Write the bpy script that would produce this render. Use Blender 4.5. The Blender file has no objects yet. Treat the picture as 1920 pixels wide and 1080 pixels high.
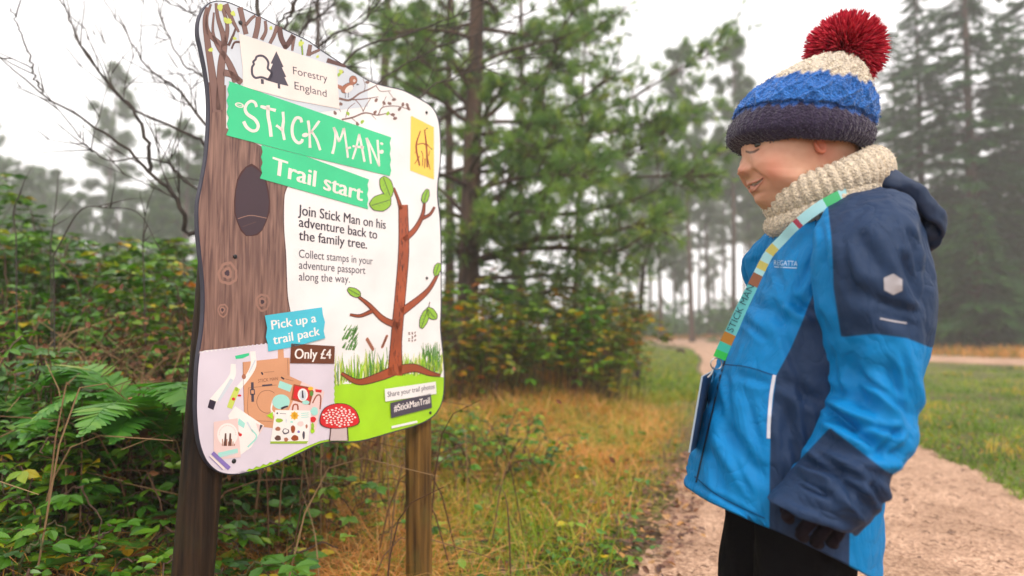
import bpy, bmesh, math, random
import numpy as np
from mathutils import Vector, Matrix, noise as mnoise
from mathutils.bvhtree import BVHTree
from math import radians as R, sin, cos, tan, pi, atan2, sqrt
random.seed(5)
rng = np.random.default_rng(11)
C = bpy.context.scene.collection
S = bpy.context.scene

# ------------------------------------------------------------------ camera
CH, FPX, PITCH = 0.88, 1280.0, math.atan(70 / 1280)
cd = bpy.data.cameras.new('camera')
cam = bpy.data.objects.new('camera', cd); C.objects.link(cam)
cam.location = (0, 0, CH); cam.rotation_euler = (pi / 2 + PITCH, 0, 0)
cd.lens = 24.0; cd.sensor_width = 36.0; cd.clip_start = 0.05; cd.clip_end = 1000
cd.dof.use_dof = True; cd.dof.focus_distance = 1.47; cd.dof.aperture_fstop = 2.1
S.camera = cam

# ------------------------------------------------------------------ sky and sun
SUN_EL, SUN_ROT = R(48), R(200)
w = bpy.data.worlds.new("World"); S.world = w; w.use_nodes = True
wn = w.node_tree; wn.nodes.clear()
sky = wn.nodes.new('ShaderNodeTexSky'); sky.sky_type = 'NISHITA'; sky.sun_disc = False
sky.sun_elevation = SUN_EL; sky.sun_rotation = SUN_ROT; sky.dust_density = 4.0; sky.air_density = 1.0
mixw = wn.nodes.new('ShaderNodeMix'); mixw.data_type = 'RGBA'; mixw.inputs[0].default_value = 0.86
cloud = wn.nodes.new('ShaderNodeRGB'); cloud.outputs[0].default_value = (14.9, 14.3, 14.1, 1)
bg = wn.nodes.new('ShaderNodeBackground'); bg.inputs['Strength'].default_value = 0.08
wo = wn.nodes.new('ShaderNodeOutputWorld')
wn.links.new(sky.outputs[0], mixw.inputs['A']); wn.links.new(cloud.outputs[0], mixw.inputs['B'])
wn.links.new(mixw.outputs['Result'], bg.inputs['Color']); wn.links.new(bg.outputs[0], wo.inputs['Surface'])
sl = bpy.data.lights.new('sun', 'SUN'); sl.energy = 1.5; sl.angle = R(20); sl.color = (1, .93, .83)
so = bpy.data.objects.new('sun', sl); C.objects.link(so)
# the brightest part of the cloud is behind the camera, to the right
so.rotation_euler = (pi / 2 - SUN_EL, 0, R(28))
S.view_settings.view_transform = 'Standard'; S.view_settings.look = 'None'
S.view_settings.exposure = 0.68; S.view_settings.gamma = 1.0
S.cycles.use_denoising = True
S.cycles.max_bounces = 8; S.cycles.diffuse_bounces = 3; S.cycles.glossy_bounces = 2
S.cycles.transmission_bounces = 4; S.cycles.volume_bounces = 2; S.cycles.transparent_max_bounces = 4
S.cycles.use_adaptive_sampling = True; S.cycles.adaptive_threshold = 0.02
S.cycles.sample_clamp_indirect = 6.0

# ------------------------------------------------------------------ helpers
FW = np.array([0, cos(PITCH), sin(PITCH)]); UP = np.array([0, -sin(PITCH), cos(PITCH)])
CAM = np.array([0, 0, CH])
def ray(px, py):
    return FW + (px - 960) / FPX * np.array([1, 0, 0]) + (540 - py) / FPX * UP
def at(px, py, Y):
    d = ray(px, py); return CAM + d * (Y / d[1])
def ground_at(px, py, z=0.0):
    d = ray(px, py); return CAM + d * ((z - CH) / d[2])
def proj(P):
    Q = np.asarray(P, float) - CAM
    dep = Q @ FW
    return np.stack([960 + FPX * Q[:, 0] / dep, 540 - FPX * (Q @ UP) / dep], 1)

def tag(o, label=None, cat=None, group=None, kind=None):
    if label: o['label'] = label
    if cat: o['category'] = cat
    if group: o['group'] = group
    if kind: o['kind'] = kind
    return o
def thing(name, label, cat, loc=(0, 0, 0), rotz=0, group=None):
    o = bpy.data.objects.new(name, None); C.objects.link(o); o.empty_display_size = .1
    o.location = loc; o.rotation_euler = (0, 0, rotz)
    return tag(o, label, cat, group)
def wmat(o):
    m = Matrix.Identity(4)
    while o is not None:
        m = Matrix.LocRotScale(o.location, o.rotation_euler, o.scale) @ m; o = o.parent
    return m
def mk(name, V, F, mats, parent=None, smooth=False, attrs=None, mi=None):
    """one mesh object; V in world coordinates, F = list of index arrays (n,k)"""
    V = np.asarray(V, float).reshape(-1, 3)
    if parent is not None:
        M = np.array(wmat(parent).inverted())
        V = V @ M[:3, :3].T + M[:3, 3]
    if not isinstance(F, list): F = [F]
    F = [np.asarray(f, np.int32) for f in F if len(f)]
    me = bpy.data.meshes.new(name)
    me.vertices.add(len(V)); me.vertices.foreach_set('co', V.astype(np.float32).ravel())
    loops = np.concatenate([f.ravel() for f in F])
    tot = np.concatenate([np.full(len(f), f.shape[1], np.int32) for f in F])
    st = np.concatenate([[0], np.cumsum(tot)[:-1]]).astype(np.int32)
    me.loops.add(len(loops)); me.loops.foreach_set('vertex_index', loops)
    me.polygons.add(len(tot)); me.polygons.foreach_set('loop_start', st); me.polygons.foreach_set('loop_total', tot)
    if not isinstance(mats, (list, tuple)): mats = [mats]
    for m in mats: me.materials.append(m)
    if mi is not None: me.polygons.foreach_set('material_index', np.asarray(mi, np.int32))
    me.polygons.foreach_set('use_smooth', np.full(len(tot), bool(smooth)))
    for k, a in (attrs or {}).items():
        a = np.asarray(a, np.float32)
        if a.ndim == 2 and a.shape[1] == 4:
            at_ = me.attributes.new(k, 'FLOAT_COLOR', 'POINT'); at_.data.foreach_set('color', a.ravel())
        elif a.ndim == 2:
            at_ = me.attributes.new(k, 'FLOAT_VECTOR', 'POINT'); at_.data.foreach_set('vector', a.ravel())
        else:
            at_ = me.attributes.new(k, 'FLOAT', 'POINT'); at_.data.foreach_set('value', a.ravel())
    me.update(calc_edges=True); me.validate()
    o = bpy.data.objects.new(name, me); C.objects.link(o)
    if parent is not None: o.parent = parent
    return o
class Acc:
    """collects pieces of ONE mesh"""
    def __init__(s): s.V = []; s.F = {}; s.n = 0; s.r = []; s.m = {}
    def add(s, V, F, rnd=0.5, mat=0):
        V = np.asarray(V, float).reshape(-1, 3); F = np.asarray(F, np.int64)
        s.V.append(V); k = F.shape[1]
        s.F.setdefault(k, []).append(F + s.n); s.m.setdefault(k, []).append(np.full(len(F), mat))
        s.r.append(np.broadcast_to(np.asarray(rnd, float), (len(V),)).copy()); s.n += len(V)
    def tube(s, P, rad, sides=6, rnd=0.5, mat=0, cap=True):
        V, F = tube(P, rad, sides)
        s.add(V, F, rnd, mat)
    def build(s, name, mats, parent=None, smooth=False):
        V = np.concatenate(s.V); ks = list(s.F)
        F = [np.concatenate(s.F[k]) for k in ks]; mi = np.concatenate([np.concatenate(s.m[k]) for k in ks])
        return mk(name, V, F, mats, parent, smooth, {'rnd': np.concatenate(s.r)}, mi)
def tube(P, rad, sides=6):
    P = np.asarray(P, float); n = len(P); rad = np.broadcast_to(np.asarray(rad, float), (n,))
    T = np.gradient(P, axis=0); T /= np.linalg.norm(T, axis=1)[:, None] + 1e-12
    ref = np.array([0, 0, 1.0]) if abs(T[0][2]) < .9 else np.array([1.0, 0, 0])
    A = np.cross(T, ref); A /= np.linalg.norm(A, axis=1)[:, None] + 1e-9
    B = np.cross(T, A)
    th = np.arange(sides) / sides * 2 * pi
    V = P[:, None] + rad[:, None, None] * (np.cos(th)[None, :, None] * A[:, None] + np.sin(th)[None, :, None] * B[:, None])
    V = V.reshape(-1, 3)
    i = np.arange(n - 1)[:, None] * sides; j = np.arange(sides)[None]; j2 = (j + 1) % sides
    F = np.stack([i + j, i + j2, i + sides + j2, i + sides + j], -1).reshape(-1, 4)
    # end fans as quads with repeated centre avoided: close with collapsed ring
    return V, F
def crom(P, n):
    """Catmull-Rom through the rows of P, n samples"""
    P = np.asarray(P, float); m = len(P)
    Q = np.vstack([2 * P[0] - P[1], P, 2 * P[-1] - P[-2]])
    t = np.linspace(0, m - 1 - 1e-9, n); i = t.astype(int); f = (t - i)[:, None]
    a, b, c, d = Q[i], Q[i + 1], Q[i + 2], Q[i + 3]
    return .5 * (2 * b + (c - a) * f + (2 * a - 5 * b + 4 * c - d) * f**2 + (3 * b - a - 3 * c + d) * f**3)
def croml(P, n):
    P = np.asarray(P, float); m = len(P)
    Q = np.vstack([P[-1:], P, P[:2]])
    t = np.linspace(0, m, n, endpoint=False); i = t.astype(int); f = (t - i)[:, None]
    a, b, c, d = Q[i], Q[i + 1], Q[i + 2], Q[i + 3]
    return .5 * (2 * b + (c - a) * f + (2 * a - 5 * b + 4 * c - d) * f**2 + (3 * b - a - 3 * c + d) * f**3)
def loft(rings, cap=True):
    """rings (n,m,3) closed rings -> V, [quads, tris]"""
    n, m = rings.shape[:2]; V = rings.reshape(-1, 3)
    i = np.arange(n - 1)[:, None] * m; j = np.arange(m)[None]; j2 = (j + 1) % m
    F = np.stack([i + j, i + j2, i + m + j2, i + m + j], -1).reshape(-1, 4)
    if not cap: return V, [F]
    V = np.vstack([V, rings[0].mean(0), rings[-1].mean(0)]); a, b = len(V) - 2, len(V) - 1
    jj = np.arange(m)
    T = np.vstack([np.stack([np.full(m, a), (jj + 1) % m, jj], 1), np.stack([np.full(m, b), (n - 1) * m + jj, (n - 1) * m + (jj + 1) % m], 1)])
    return V, [F, T]
def sdf(P, poly):
    """signed distance, positive inside"""
    P = np.asarray(P, float); A = np.asarray(poly, float); B = np.roll(A, -1, 0)
    d = np.full(len(P), 1e9); ins = np.zeros(len(P), bool)
    for a, b in zip(A, B):
        ab = b - a; t = np.clip(((P - a) @ ab) / (ab @ ab + 1e-12), 0, 1)
        d = np.minimum(d, np.linalg.norm(P - a - t[:, None] * ab, axis=1))
        c = (a[1] > P[:, 1]) != (b[1] > P[:, 1])
        xx = a[0] + (P[:, 1] - a[1]) * ab[0] / (ab[1] if ab[1] else 1e-9)
        ins ^= c & (P[:, 0] < xx)
    return np.where(ins, d, -d)
def frames(X, Z):
    """rotation matrices with x axis X and z axis near Z"""
    X = X / (np.linalg.norm(X, axis=1)[:, None] + 1e-9)
    Y = np.cross(Z, X); Y /= np.linalg.norm(Y, axis=1)[:, None] + 1e-9
    return np.stack([X, Y, np.cross(X, Y)], -1)
def scatter(T, F, pos, Rm, s):
    """copies of a template inside one mesh -> V, F"""
    s = np.asarray(s, float)
    if s.ndim == 1: s = np.repeat(s[:, None], 3, 1)
    V = np.einsum('nij,nkj->nki', Rm, T[None] * s[:, None, :]) + pos[:, None]
    n, k = len(pos), len(T)
    FF = (F[None] + (np.arange(n) * k)[:, None, None]).reshape(-1, F.shape[1])
    return V.reshape(-1, 3), FF
def unit(v): return v / (np.linalg.norm(v, axis=-1, keepdims=True) + 1e-12)

# ------------------------------------------------------------------ materials
def nodes(name):
    m = bpy.data.materials.new(name); m.use_nodes = True; nt = m.node_tree
    return m, nt, nt.nodes['Principled BSDF'], nt.nodes, nt.links
def mat(name, col, rough=.6, spec=.4, noise=0.0, nscale=30, bump=0.0, bscale=200, stretch=(1, 1, 1), sss=0, detail=4):
    m, nt, b, N, L = nodes(name)
    b.inputs['Roughness'].default_value = rough; b.inputs['Specular IOR Level'].default_value = spec
    b.inputs['Base Color'].default_value = (*col, 1)
    tc = N.new('ShaderNodeTexCoord'); mp = N.new('ShaderNodeMapping'); mp.inputs['Scale'].default_value = stretch
    L.new(tc.outputs['Object'], mp.inputs[0])
    if noise:
        nz = N.new('ShaderNodeTexNoise'); nz.inputs['Scale'].default_value = nscale; nz.inputs['Detail'].default_value = detail
        L.new(mp.outputs[0], nz.inputs['Vector'])
        rp = N.new('ShaderNodeValToRGB')
        lo = [c * (1 - noise) for c in col]; hi = [min(1, c * (1 + noise)) for c in col]
        rp.color_ramp.elements[0].position = .3; rp.color_ramp.elements[1].position = .7
        rp.color_ramp.elements[0].color = (*lo, 1); rp.color_ramp.elements[1].color = (*hi, 1)
        L.new(nz.outputs[0], rp.inputs[0]); L.new(rp.outputs[0], b.inputs['Base Color'])
    if bump:
        n2 = N.new('ShaderNodeTexNoise'); n2.inputs['Scale'].default_value = bscale; n2.inputs['Detail'].default_value = 5
        L.new(mp.outputs[0], n2.inputs['Vector'])
        bp_ = N.new('ShaderNodeBump'); bp_.inputs['Strength'].default_value = bump; bp_.inputs['Distance'].default_value = .01
        L.new(n2.outputs[0], bp_.inputs['Height']); L.new(bp_.outputs[0], b.inputs['Normal'])
    if sss:
        b.inputs['Subsurface Weight'].default_value = sss; b.inputs['Subsurface Radius'].default_value = (.012, .004, .002)
    return m
def ramp_mat(name, stops, rough=.5, spec=.4, trans=.25, attr='rnd'):
    """foliage: colour from the per-leaf random value"""
    m, nt, b, N, L = nodes(name)
    a = N.new('ShaderNodeAttribute'); a.attribute_name = attr
    rp = N.new('ShaderNodeValToRGB'); cr = rp.color_ramp
    while len(cr.elements) < len(stops): cr.elements.new(.5)
    for e, (p, c) in zip(cr.elements, stops): e.position = p; e.color = (*c, 1)
    L.new(a.outputs['Fac'], rp.inputs[0]); L.new(rp.outputs[0], b.inputs['Base Color'])
    b.inputs['Roughness'].default_value = rough; b.inputs['Specular IOR Level'].default_value = spec
    if trans:
        t = N.new('ShaderNodeBsdfTranslucent'); mx = N.new('ShaderNodeMixShader'); mx.inputs[0].default_value = trans
        hs = N.new('ShaderNodeHueSaturation'); hs.inputs['Value'].default_value = 1.5; hs.inputs['Saturation'].default_value = 1.1
        L.new(rp.outputs[0], hs.inputs['Color']); L.new(hs.outputs[0], t.inputs['Color'])
        L.new(b.outputs[0], mx.inputs[1]); L.new(t.outputs[0], mx.inputs[2])
        L.new(mx.outputs[0], N['Material Output'].inputs['Surface'])
    return m
def srgb(r, g, b):
    f = lambda c: c / 12.92 if c <= .04045 else ((c + .055) / 1.055) ** 2.4
    return (f(r / 255), f(g / 255), f(b / 255))
# ------------------------------------------------------------------ ground
def sstep(a, b, x):
    t = np.clip((x - a) / (b - a), 0, 1); return t * t * (3 - 2 * t)
def gz(x, y):
    x = np.asarray(x, float); y = np.asarray(y, float)
    wob = .05 * np.sin(1.7 * x + .6 * y) * np.cos(1.3 * y - .4 * x) + .03 * np.sin(4.1 * x + 1.0) * np.sin(3.7 * y)
    left = np.interp(y, [-2, .8, 2.4, 2.9, 4.5, 8, 13, 18.5, 25, 34, 60], [-.35, .05, .45, .63, 1.16, 2.0, 3.3, 4.4, 5.9, 8, 14])
    off = sstep(-.1, -1.7, x - left) * sstep(40, 20, y)      # rises left of the path
    return off * (.10 + wob) + off * .25 * sstep(-1.0, -4.5, x) + .35 * off * sstep(4.5, 9, y) * sstep(1.6, -.2, x - .25 * (y - 5))
xs = np.concatenate([np.linspace(-90, -8, 36), np.linspace(-7.8, 8, 130), np.linspace(8.5, 90, 40)])
ys = np.concatenate([np.linspace(-28, 0, 15), np.linspace(.3, 14, 110), np.linspace(14.6, 115, 60)])
GX, GY = np.meshgrid(xs, ys)
GV = np.stack([GX, GY, gz(GX, GY)], -1).reshape(-1, 3)
nx, ny = len(xs), len(ys)
ii = (np.arange(ny - 1)[:, None] * nx + np.arange(nx - 1)[None]).ravel()
GF = np.stack([ii, ii + 1, ii + nx + 1, ii + nx], 1)
m_ground, nt, b, N, L = nodes('ground_soil')
tc = N.new('ShaderNodeTexCoord')
n1 = N.new('ShaderNodeTexNoise'); n1.inputs['Scale'].default_value = 1.3; n1.inputs['Detail'].default_value = 6
n2 = N.new('ShaderNodeTexNoise'); n2.inputs['Scale'].default_value = 22; n2.inputs['Detail'].default_value = 8
for q in (n1, n2): L.new(tc.outputs['Object'], q.inputs['Vector'])
r1 = N.new('ShaderNodeValToRGB'); e = r1.color_ramp.elements
e[0].position = .35; e[0].color = (.085, .05, .025, 1); e[1].position = .62; e[1].color = (.16, .17, .025, 1)
r2 = N.new('ShaderNodeValToRGB'); e = r2.color_ramp.elements
e[0].position = .3; e[0].color = (.35, .3, .25, 1); e[1].position = .75; e[1].color = (1.3, 1.2, 1.0, 1)
mx = N.new('ShaderNodeMix'); mx.data_type = 'RGBA'; mx.blend_type = 'MULTIPLY'; mx.inputs[0].default_value = 1
L.new(n1.outputs[0], r1.inputs[0]); L.new(n2.outputs[0], r2.inputs[0])
L.new(r1.outputs[0], mx.inputs['A']); L.new(r2.outputs[0], mx.inputs['B']); L.new(mx.outputs['Result'], b.inputs['Base Color'])
b.inputs['Roughness'].default_value = .9
bu = N.new('ShaderNodeBump'); bu.inputs['Strength'].default_value = .6; bu.inputs['Distance'].default_value = .03
L.new(n2.outputs[0], bu.inputs['Height']); L.new(bu.outputs[0], b.inputs['Normal'])
tag(mk('ground', GV, GF, m_ground, smooth=True), kind='structure')

# the gravel path: left and right edges in plan (metres)
g2 = lambda px, py: tuple(ground_at(px, py)[:2])
PL = [(-.35, -2.0), (.05, .8), g2(1195, 1080), g2(1238, 990), g2(1285, 880), g2(1318, 790), g2(1330, 730), (3.65, 13.2), (5.1, 18.5), (6.6, 25), (8.2, 34)]
PR = [(2.0, -2.0), (2.25, 1.5), (2.45, 2.7), g2(1920, 932), g2(1830, 885), g2(1722, 836), (3.7, 7.5), (4.9, 11.5), (6.4, 17.0), (7.8, 23.5), (9.4, 32)]
NP = 260
EL = crom(np.array(PL), NP); ER = crom(np.array(PR), NP)
jit = lambda n, a: a * np.convolve(rng.normal(size=n + 8), np.ones(9) / 9, 'valid') * 3
EL[:, 0] += jit(NP, .03); ER[:, 0] += jit(NP, .03)
def strip(EL, ER, m, z0):
    n = len(EL); t = np.linspace(0, 1, m)[None, :, None]
    P = EL[:, None] * (1 - t) + ER[:, None] * t
    z = gz(P[..., 0], P[..., 1]) + z0 + .012 * np.sin(t[..., 0] * pi)
    V = np.concatenate([P, z[..., None]], -1).reshape(-1, 3)
    i = (np.arange(n - 1)[:, None] * m + np.arange(m - 1)[None]).ravel()
    return V, np.stack([i, i + 1, i + m + 1, i + m], 1)
m_path, nt, b, N, L = nodes('pink_gravel')
tc = N.new('ShaderNodeTexCoord')
v1 = N.new('ShaderNodeTexVoronoi'); v1.inputs['Scale'].default_value = 75
n1 = N.new('ShaderNodeTexNoise'); n1.inputs['Scale'].default_value = 2.2; n1.inputs['Detail'].default_value = 7
n3 = N.new('ShaderNodeTexNoise'); n3.inputs['Scale'].default_value = 130; n3.inputs['Detail'].default_value = 4
for q in (v1, n1, n3): L.new(tc.outputs['Object'], q.inputs['Vector'])
rp = N.new('ShaderNodeValToRGB'); e = rp.color_ramp.elements
e[0].position = .0; e[0].color = (.30, .175, .11, 1); e[1].position = 1; e[1].color = (.60, .40, .28, 1)
x = e.new(.5); x.color = (.48, .30, .20, 1)
sp = N.new('ShaderNodeSeparateColor'); L.new(v1.outputs['Color'], sp.inputs[0]); L.new(sp.outputs[0], rp.inputs[0])
r2 = N.new('ShaderNodeValToRGB'); e = r2.color_ramp.elements
e[0].position = .3; e[0].color = (.66, .60, .54, 1); e[1].position = .6; e[1].color = (1.05, 1.02, 1.0, 1)
L.new(n1.outputs[0], r2.inputs[0])
mx = N.new('ShaderNodeMix'); mx.data_type = 'RGBA'; mx.blend_type = 'MULTIPLY'; mx.inputs[0].default_value = 1
L.new(rp.outputs[0], mx.inputs['A']); L.new(r2.outputs[0], mx.inputs['B'])
r3 = N.new('ShaderNodeValToRGB'); e = r3.color_ramp.elements
e[0].position = .34; e[0].color = (.45, .38, .33, 1); e[1].position = .46; e[1].color = (1, 1, 1, 1)
L.new(n3.outputs[0], r3.inputs[0])
mx2 = N.new('ShaderNodeMix'); mx2.data_type = 'RGBA'; mx2.blend_type = 'MULTIPLY'; mx2.inputs[0].default_value = .8
L.new(mx.outputs['Result'], mx2.inputs['A']); L.new(r3.outputs[0], mx2.inputs['B'])
L.new(mx2.outputs['Result'], b.inputs['Base Color']); b.inputs['Roughness'].default_value = .85
bu = N.new('ShaderNodeBump'); bu.inputs['Strength'].default_value = .8; bu.inputs['Distance'].default_value = .008
L.new(v1.outputs['Distance'], bu.inputs['Height']); L.new(bu.outputs[0], b.inputs['Normal'])
V, F = strip(EL, ER, 14, .006)
tag(mk('gravel_path', V, F, m_path, smooth=True), kind='structure')
# the crossing track beyond the clearing
c1 = crom(np.array([(40, 11), (24, 13.0), (14, 15.0), (10.2, 20), (8.8, 28), (8.6, 35), (10.5, 41.5), (18, 45), (32, 46)]), 160)
tn = np.gradient(c1, axis=0); tn = unit(np.stack([-tn[:, 1], tn[:, 0]], 1))
track_w = np.interp(np.linspace(0, 1, 160), [0, .3, .5, .7, 1], [1.8, 1.8, 1.5, 1.7, 1.6])[:, None]
V, F = strip(c1 + tn * track_w, c1 - tn * track_w, 6, .012)
tag(mk('crossing_path', V, F, m_path, smooth=True), kind='structure')
def on_path(x, y, pad=0.0):
    l = np.interp(y, EL[:, 1], EL[:, 0]); r = np.interp(y, ER[:, 1], ER[:, 0])
    return (x > l - pad) & (x < r + pad) & (y < 33)
def on_cross(x, y, pad=.9):
    d = np.min((np.asarray(x)[:, None] - c1[None, ::4, 0])**2 + (np.asarray(y)[:, None] - c1[None, ::4, 1])**2, 1)
    return d < (1.7 + pad * .2)**2
# ------------------------------------------------------------------ the trail sign
BA = R(36.3)
Bd = np.array([sin(BA), cos(BA), 0]); Bn = np.array([cos(BA), -sin(BA), 0])
BP0 = at(380, 450, 1.45)
def bp(px, py, off=0.0):
    d = ray(px, py); t = ((BP0 + Bn * off - CAM) @ Bn) / (d @ Bn); return CAM + d * t
sc = bp(600, 600); sc = (sc[0], sc[1], 0.0)
sign = thing('trail_sign', 'large wavy-edged printed trail start board on two round wooden posts', 'sign', sc, pi / 2 - BA)
def flat(name, col, rough=.38, noise=.07, **k): return mat('print_' + name, col, rough, .4, noise=noise, nscale=9, detail=9, **k)
PM = {
 'white': flat('white', (.80, .755, .75)), 'cream': flat('cream', (.82, .70, .655)), 'pale': flat('pale', (.58, .61, .67)),
 'lilac': flat('lilac', (.66, .58, .66)), 'green': flat('green', srgb(60, 196, 138)), 'lime': flat('lime', srgb(158, 206, 32), noise=.12),
 'blue': flat('blue', srgb(72, 184, 206)), 'brown': flat('brown', srgb(104, 55, 32)), 'char': flat('char', srgb(72, 66, 80)),
 'ink': flat('ink', srgb(52, 42, 58)), 'yellow': flat('yellow', srgb(244, 200, 84)), 'twig': flat('twig', srgb(124, 92, 84)),
 'twigd': flat('twigd', srgb(96, 66, 60)), 'rust': flat('rust', srgb(150, 70, 38), noise=.3), 'rustline': flat('rustline', srgb(70, 34, 30)),
 'leaf': flat('leaf', srgb(140, 182, 52)), 'blade1': flat('blade1', srgb(150, 180, 60)), 'blade2': flat('blade2', srgb(90, 140, 62)),
 'blade3': flat('blade3', srgb(196, 206, 96)), 'red': flat('red', srgb(206, 38, 44)), 'stem': flat('stem', srgb(196, 176, 176)),
 'kraft': flat('kraft', srgb(206, 148, 112)), 'kraftd': flat('kraftd', srgb(140, 92, 70)), 'mint': flat('mint', srgb(160, 214, 204)),
 'paper': flat('paper', srgb(236, 226, 222)), 'pink': flat('pink', srgb(226, 196, 192)), 'purple': flat('purple', srgb(132, 112, 178)),
 'hole': flat('hole', srgb(66, 48, 56)), 'knot': flat('knot', srgb(150, 112, 98)), 'bird': flat('bird', srgb(164, 104, 80)), 'sun': flat('sun', srgb(240, 180, 50))}
bm_, nt, b, N, L = nodes('print_bark')
tc = N.new('ShaderNodeTexCoord'); mp = N.new('ShaderNodeMapping'); mp.inputs['Scale'].default_value = (150, 1, 9)
nz = N.new('ShaderNodeTexNoise'); nz.inputs['Scale'].default_value = 1; nz.inputs['Detail'].default_value = 4; nz.inputs['Distortion'].default_value = .6
L.new(tc.outputs['Object'], mp.inputs[0]); L.new(mp.outputs[0], nz.inputs['Vector'])
rp = N.new('ShaderNodeValToRGB'); e = rp.color_ramp.elements
e[0].position = .3; e[0].color = (*srgb(84, 56, 52), 1); e[1].position = .7; e[1].color = (*srgb(148, 112, 98), 1)
L.new(nz.outputs[0], rp.inputs[0]); L.new(rp.outputs[0], b.inputs['Base Color']); b.inputs['Roughness'].default_value = .45
PM['bark'] = bm_
PMK = list(PM)
class Art:
    def __init__(s): s.V = []; s.F = []; s.mi = []; s.n = 0
    def poly(s, pts, m, layer):
        P = [bp(x, y, .00014 * layer) for x, y in pts]
        s.V += P; s.F.append(list(range(s.n, s.n + len(P)))); s.mi.append(PMK.index(m)); s.n += len(P)
    def stroke(s, pts, wd, m, layer, n=None):
        pts = np.asarray(pts, float)
        if n is None: n = 1 if len(pts) == 2 else 6
        if len(pts) > 2: P = crom(pts, (len(pts) - 1) * n + 1)
        else: P = pts
        w_ = np.interp(np.linspace(0, 1, len(P)), np.linspace(0, 1, np.size(wd)), np.ravel(wd)) / 2
        T = np.gradient(P, axis=0); T = unit(T); Q = np.stack([-T[:, 1], T[:, 0]], 1)
        s.poly(list(P + Q * w_[:, None]) + list((P - Q * w_[:, None])[::-1]), m, layer)
    def ell(s, cx, cy, rx, ry, m, layer, wob=0, rot=0, n=20):
        th = np.arange(n) / n * 2 * pi; r = 1 + wob * np.sin(3 * th + cx) + wob * np.sin(7 * th + cy)
        x = rx * np.cos(th) * r; y = ry * np.sin(th) * r
        s.poly(list(zip(cx + x * cos(rot) - y * sin(rot), cy + x * sin(rot) + y * cos(rot))), m, layer)
    def ring(s, pts, wd, m, layer):
        P = croml(pts, len(pts) * 5); T = np.roll(P, -1, 0) - np.roll(P, 1, 0); T = unit(T); Q = np.stack([-T[:, 1], T[:, 0]], 1) * wd / 2
        for i in range(len(P)):
            j = (i + 1) % len(P); s.poly([P[i] + Q[i], P[j] + Q[j], P[j] - Q[j], P[i] - Q[i]], m, layer)
    def build(s, name, parent):
        M = np.array(wmat(parent).inverted()); V = np.array(s.V) @ M[:3, :3].T + M[:3, 3]
        me = bpy.data.meshes.new(name); me.from_pydata([tuple(v) for v in V], [], s.F)
        used = sorted(set(s.mi))
        for u in used: me.materials.append(PM[PMK[u]])
        me.polygons.foreach_set('material_index', [used.index(q) for q in s.mi]); me.update()
        o = bpy.data.objects.new(name, me); C.objects.link(o); o.parent = parent; return o
dg_tmp = []
def text(body, a, b_, capy, m, layer, parent, bold=0.0, name='lettering'):
    """a, b_: pixel ends of the baseline, capy: pixel height of a capital at the left end"""
    cu = bpy.data.curves.new('t', 'FONT'); cu.body = body; cu.resolution_u = 6
    to = bpy.data.objects.new('t', cu); C.objects.link(to)
    me = bpy.data.meshes.new_from_object(to.evaluated_get(bpy.context.evaluated_depsgraph_get()))
    n = len(me.vertices); co = np.empty(n * 3, np.float32); me.vertices.foreach_get('co', co); co = co.reshape(-1, 3)
    A = bp(*a, .00014 * layer); B = bp(*b_, .00014 * layer); U = bp(a[0], a[1] - capy, .00014 * layer)
    ex = (B - A); Ln = np.linalg.norm(ex); ex /= Ln; ey = np.cross(Bn, ex)
    if ey[2] < 0: ey = -ey
    H = np.linalg.norm(U - A); x0, x1 = co[:, 0].min(), co[:, 0].max()
    V = A + ((co[:, 0] - x0) / (x1 - x0) * Ln)[:, None] * ex + (co[:, 1] / .70 * H)[:, None] * ey
    M = np.array(wmat(parent).inverted()); V = V @ M[:3, :3].T + M[:3, 3]
    faces = [list(p.vertices) for p in me.polygons]; bpy.data.objects.remove(to); bpy.data.meshes.remove(me)
    if bold:                                              # a heavier weight: the strokes printed twice, a hair apart
        exl = M[:3, :3] @ ex; nl = M[:3, :3] @ Bn; nV = len(V); sh = exl * H * bold * 2.2
        V = np.vstack([V - sh, V + sh + nl * .00004]); faces = faces + [[q + nV for q in f] for f in faces]
    me = bpy.data.meshes.new(name); me.from_pydata([tuple(v) for v in V], [], faces); me.materials.append(PM[m]); me.update()
    o = bpy.data.objects.new(name, me); C.objects.link(o); o.parent = parent
    return o
cA = lambda x, y: (420 + x / 4.5, 150 + y / 4.5)
cB = lambda x, y: (370 + x / 5.143, y / 5.143)
cC = lambda x, y: (620 + x / 4.8, 120 + y / 4.8)
cD = lambda x, y: (370 + x / 4.237, 640 + y / 4.235)
cE = lambda x, y: (620 + x / 3.859, 560 + y / 3.857)
cF = lambda x, y: (340 + x / 3.6, 300 + y / 3.6)

face = [(374, 42), (381, 22), (392, 8), (409, 3), (429, 6), (457, 18), (490, 34), (534, 57), (576, 77), (598, 93), (632, 115), (673, 143), (709, 159),
        (751, 169), (773, 179), (801, 195), (814, 208), (822, 230), (825, 264), (824.5, 305), (820, 342), (819.5, 372), (824, 411), (826, 467), (826, 536), (826, 578),
        (825, 617), (830, 670), (832, 711), (829.5, 746), (821, 768), (807, 783), (781, 796), (733, 810), (686, 823.5), (655, 827.5), (617, 827.5), (592, 834),
        (560, 849.5), (522, 866), (482, 880), (444, 888), (420, 886.5), (402, 878), (386, 859), (375, 827), (370, 780), (370, 735), (372, 690), (376, 654), (381, 620), (384, 575),
        (383, 530), (378, 480), (373, 430), (373, 383), (380, 345), (388, 300), (392, 258), (394, 210), (392.5, 170), (387, 130), (379, 90), (373.5, 65)]
fs = croml(face, 320)
T = unit(np.roll(fs, -1, 0) - np.roll(fs, 1, 0)); outw = np.stack([T[:, 1], -T[:, 0]], 1)
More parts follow.
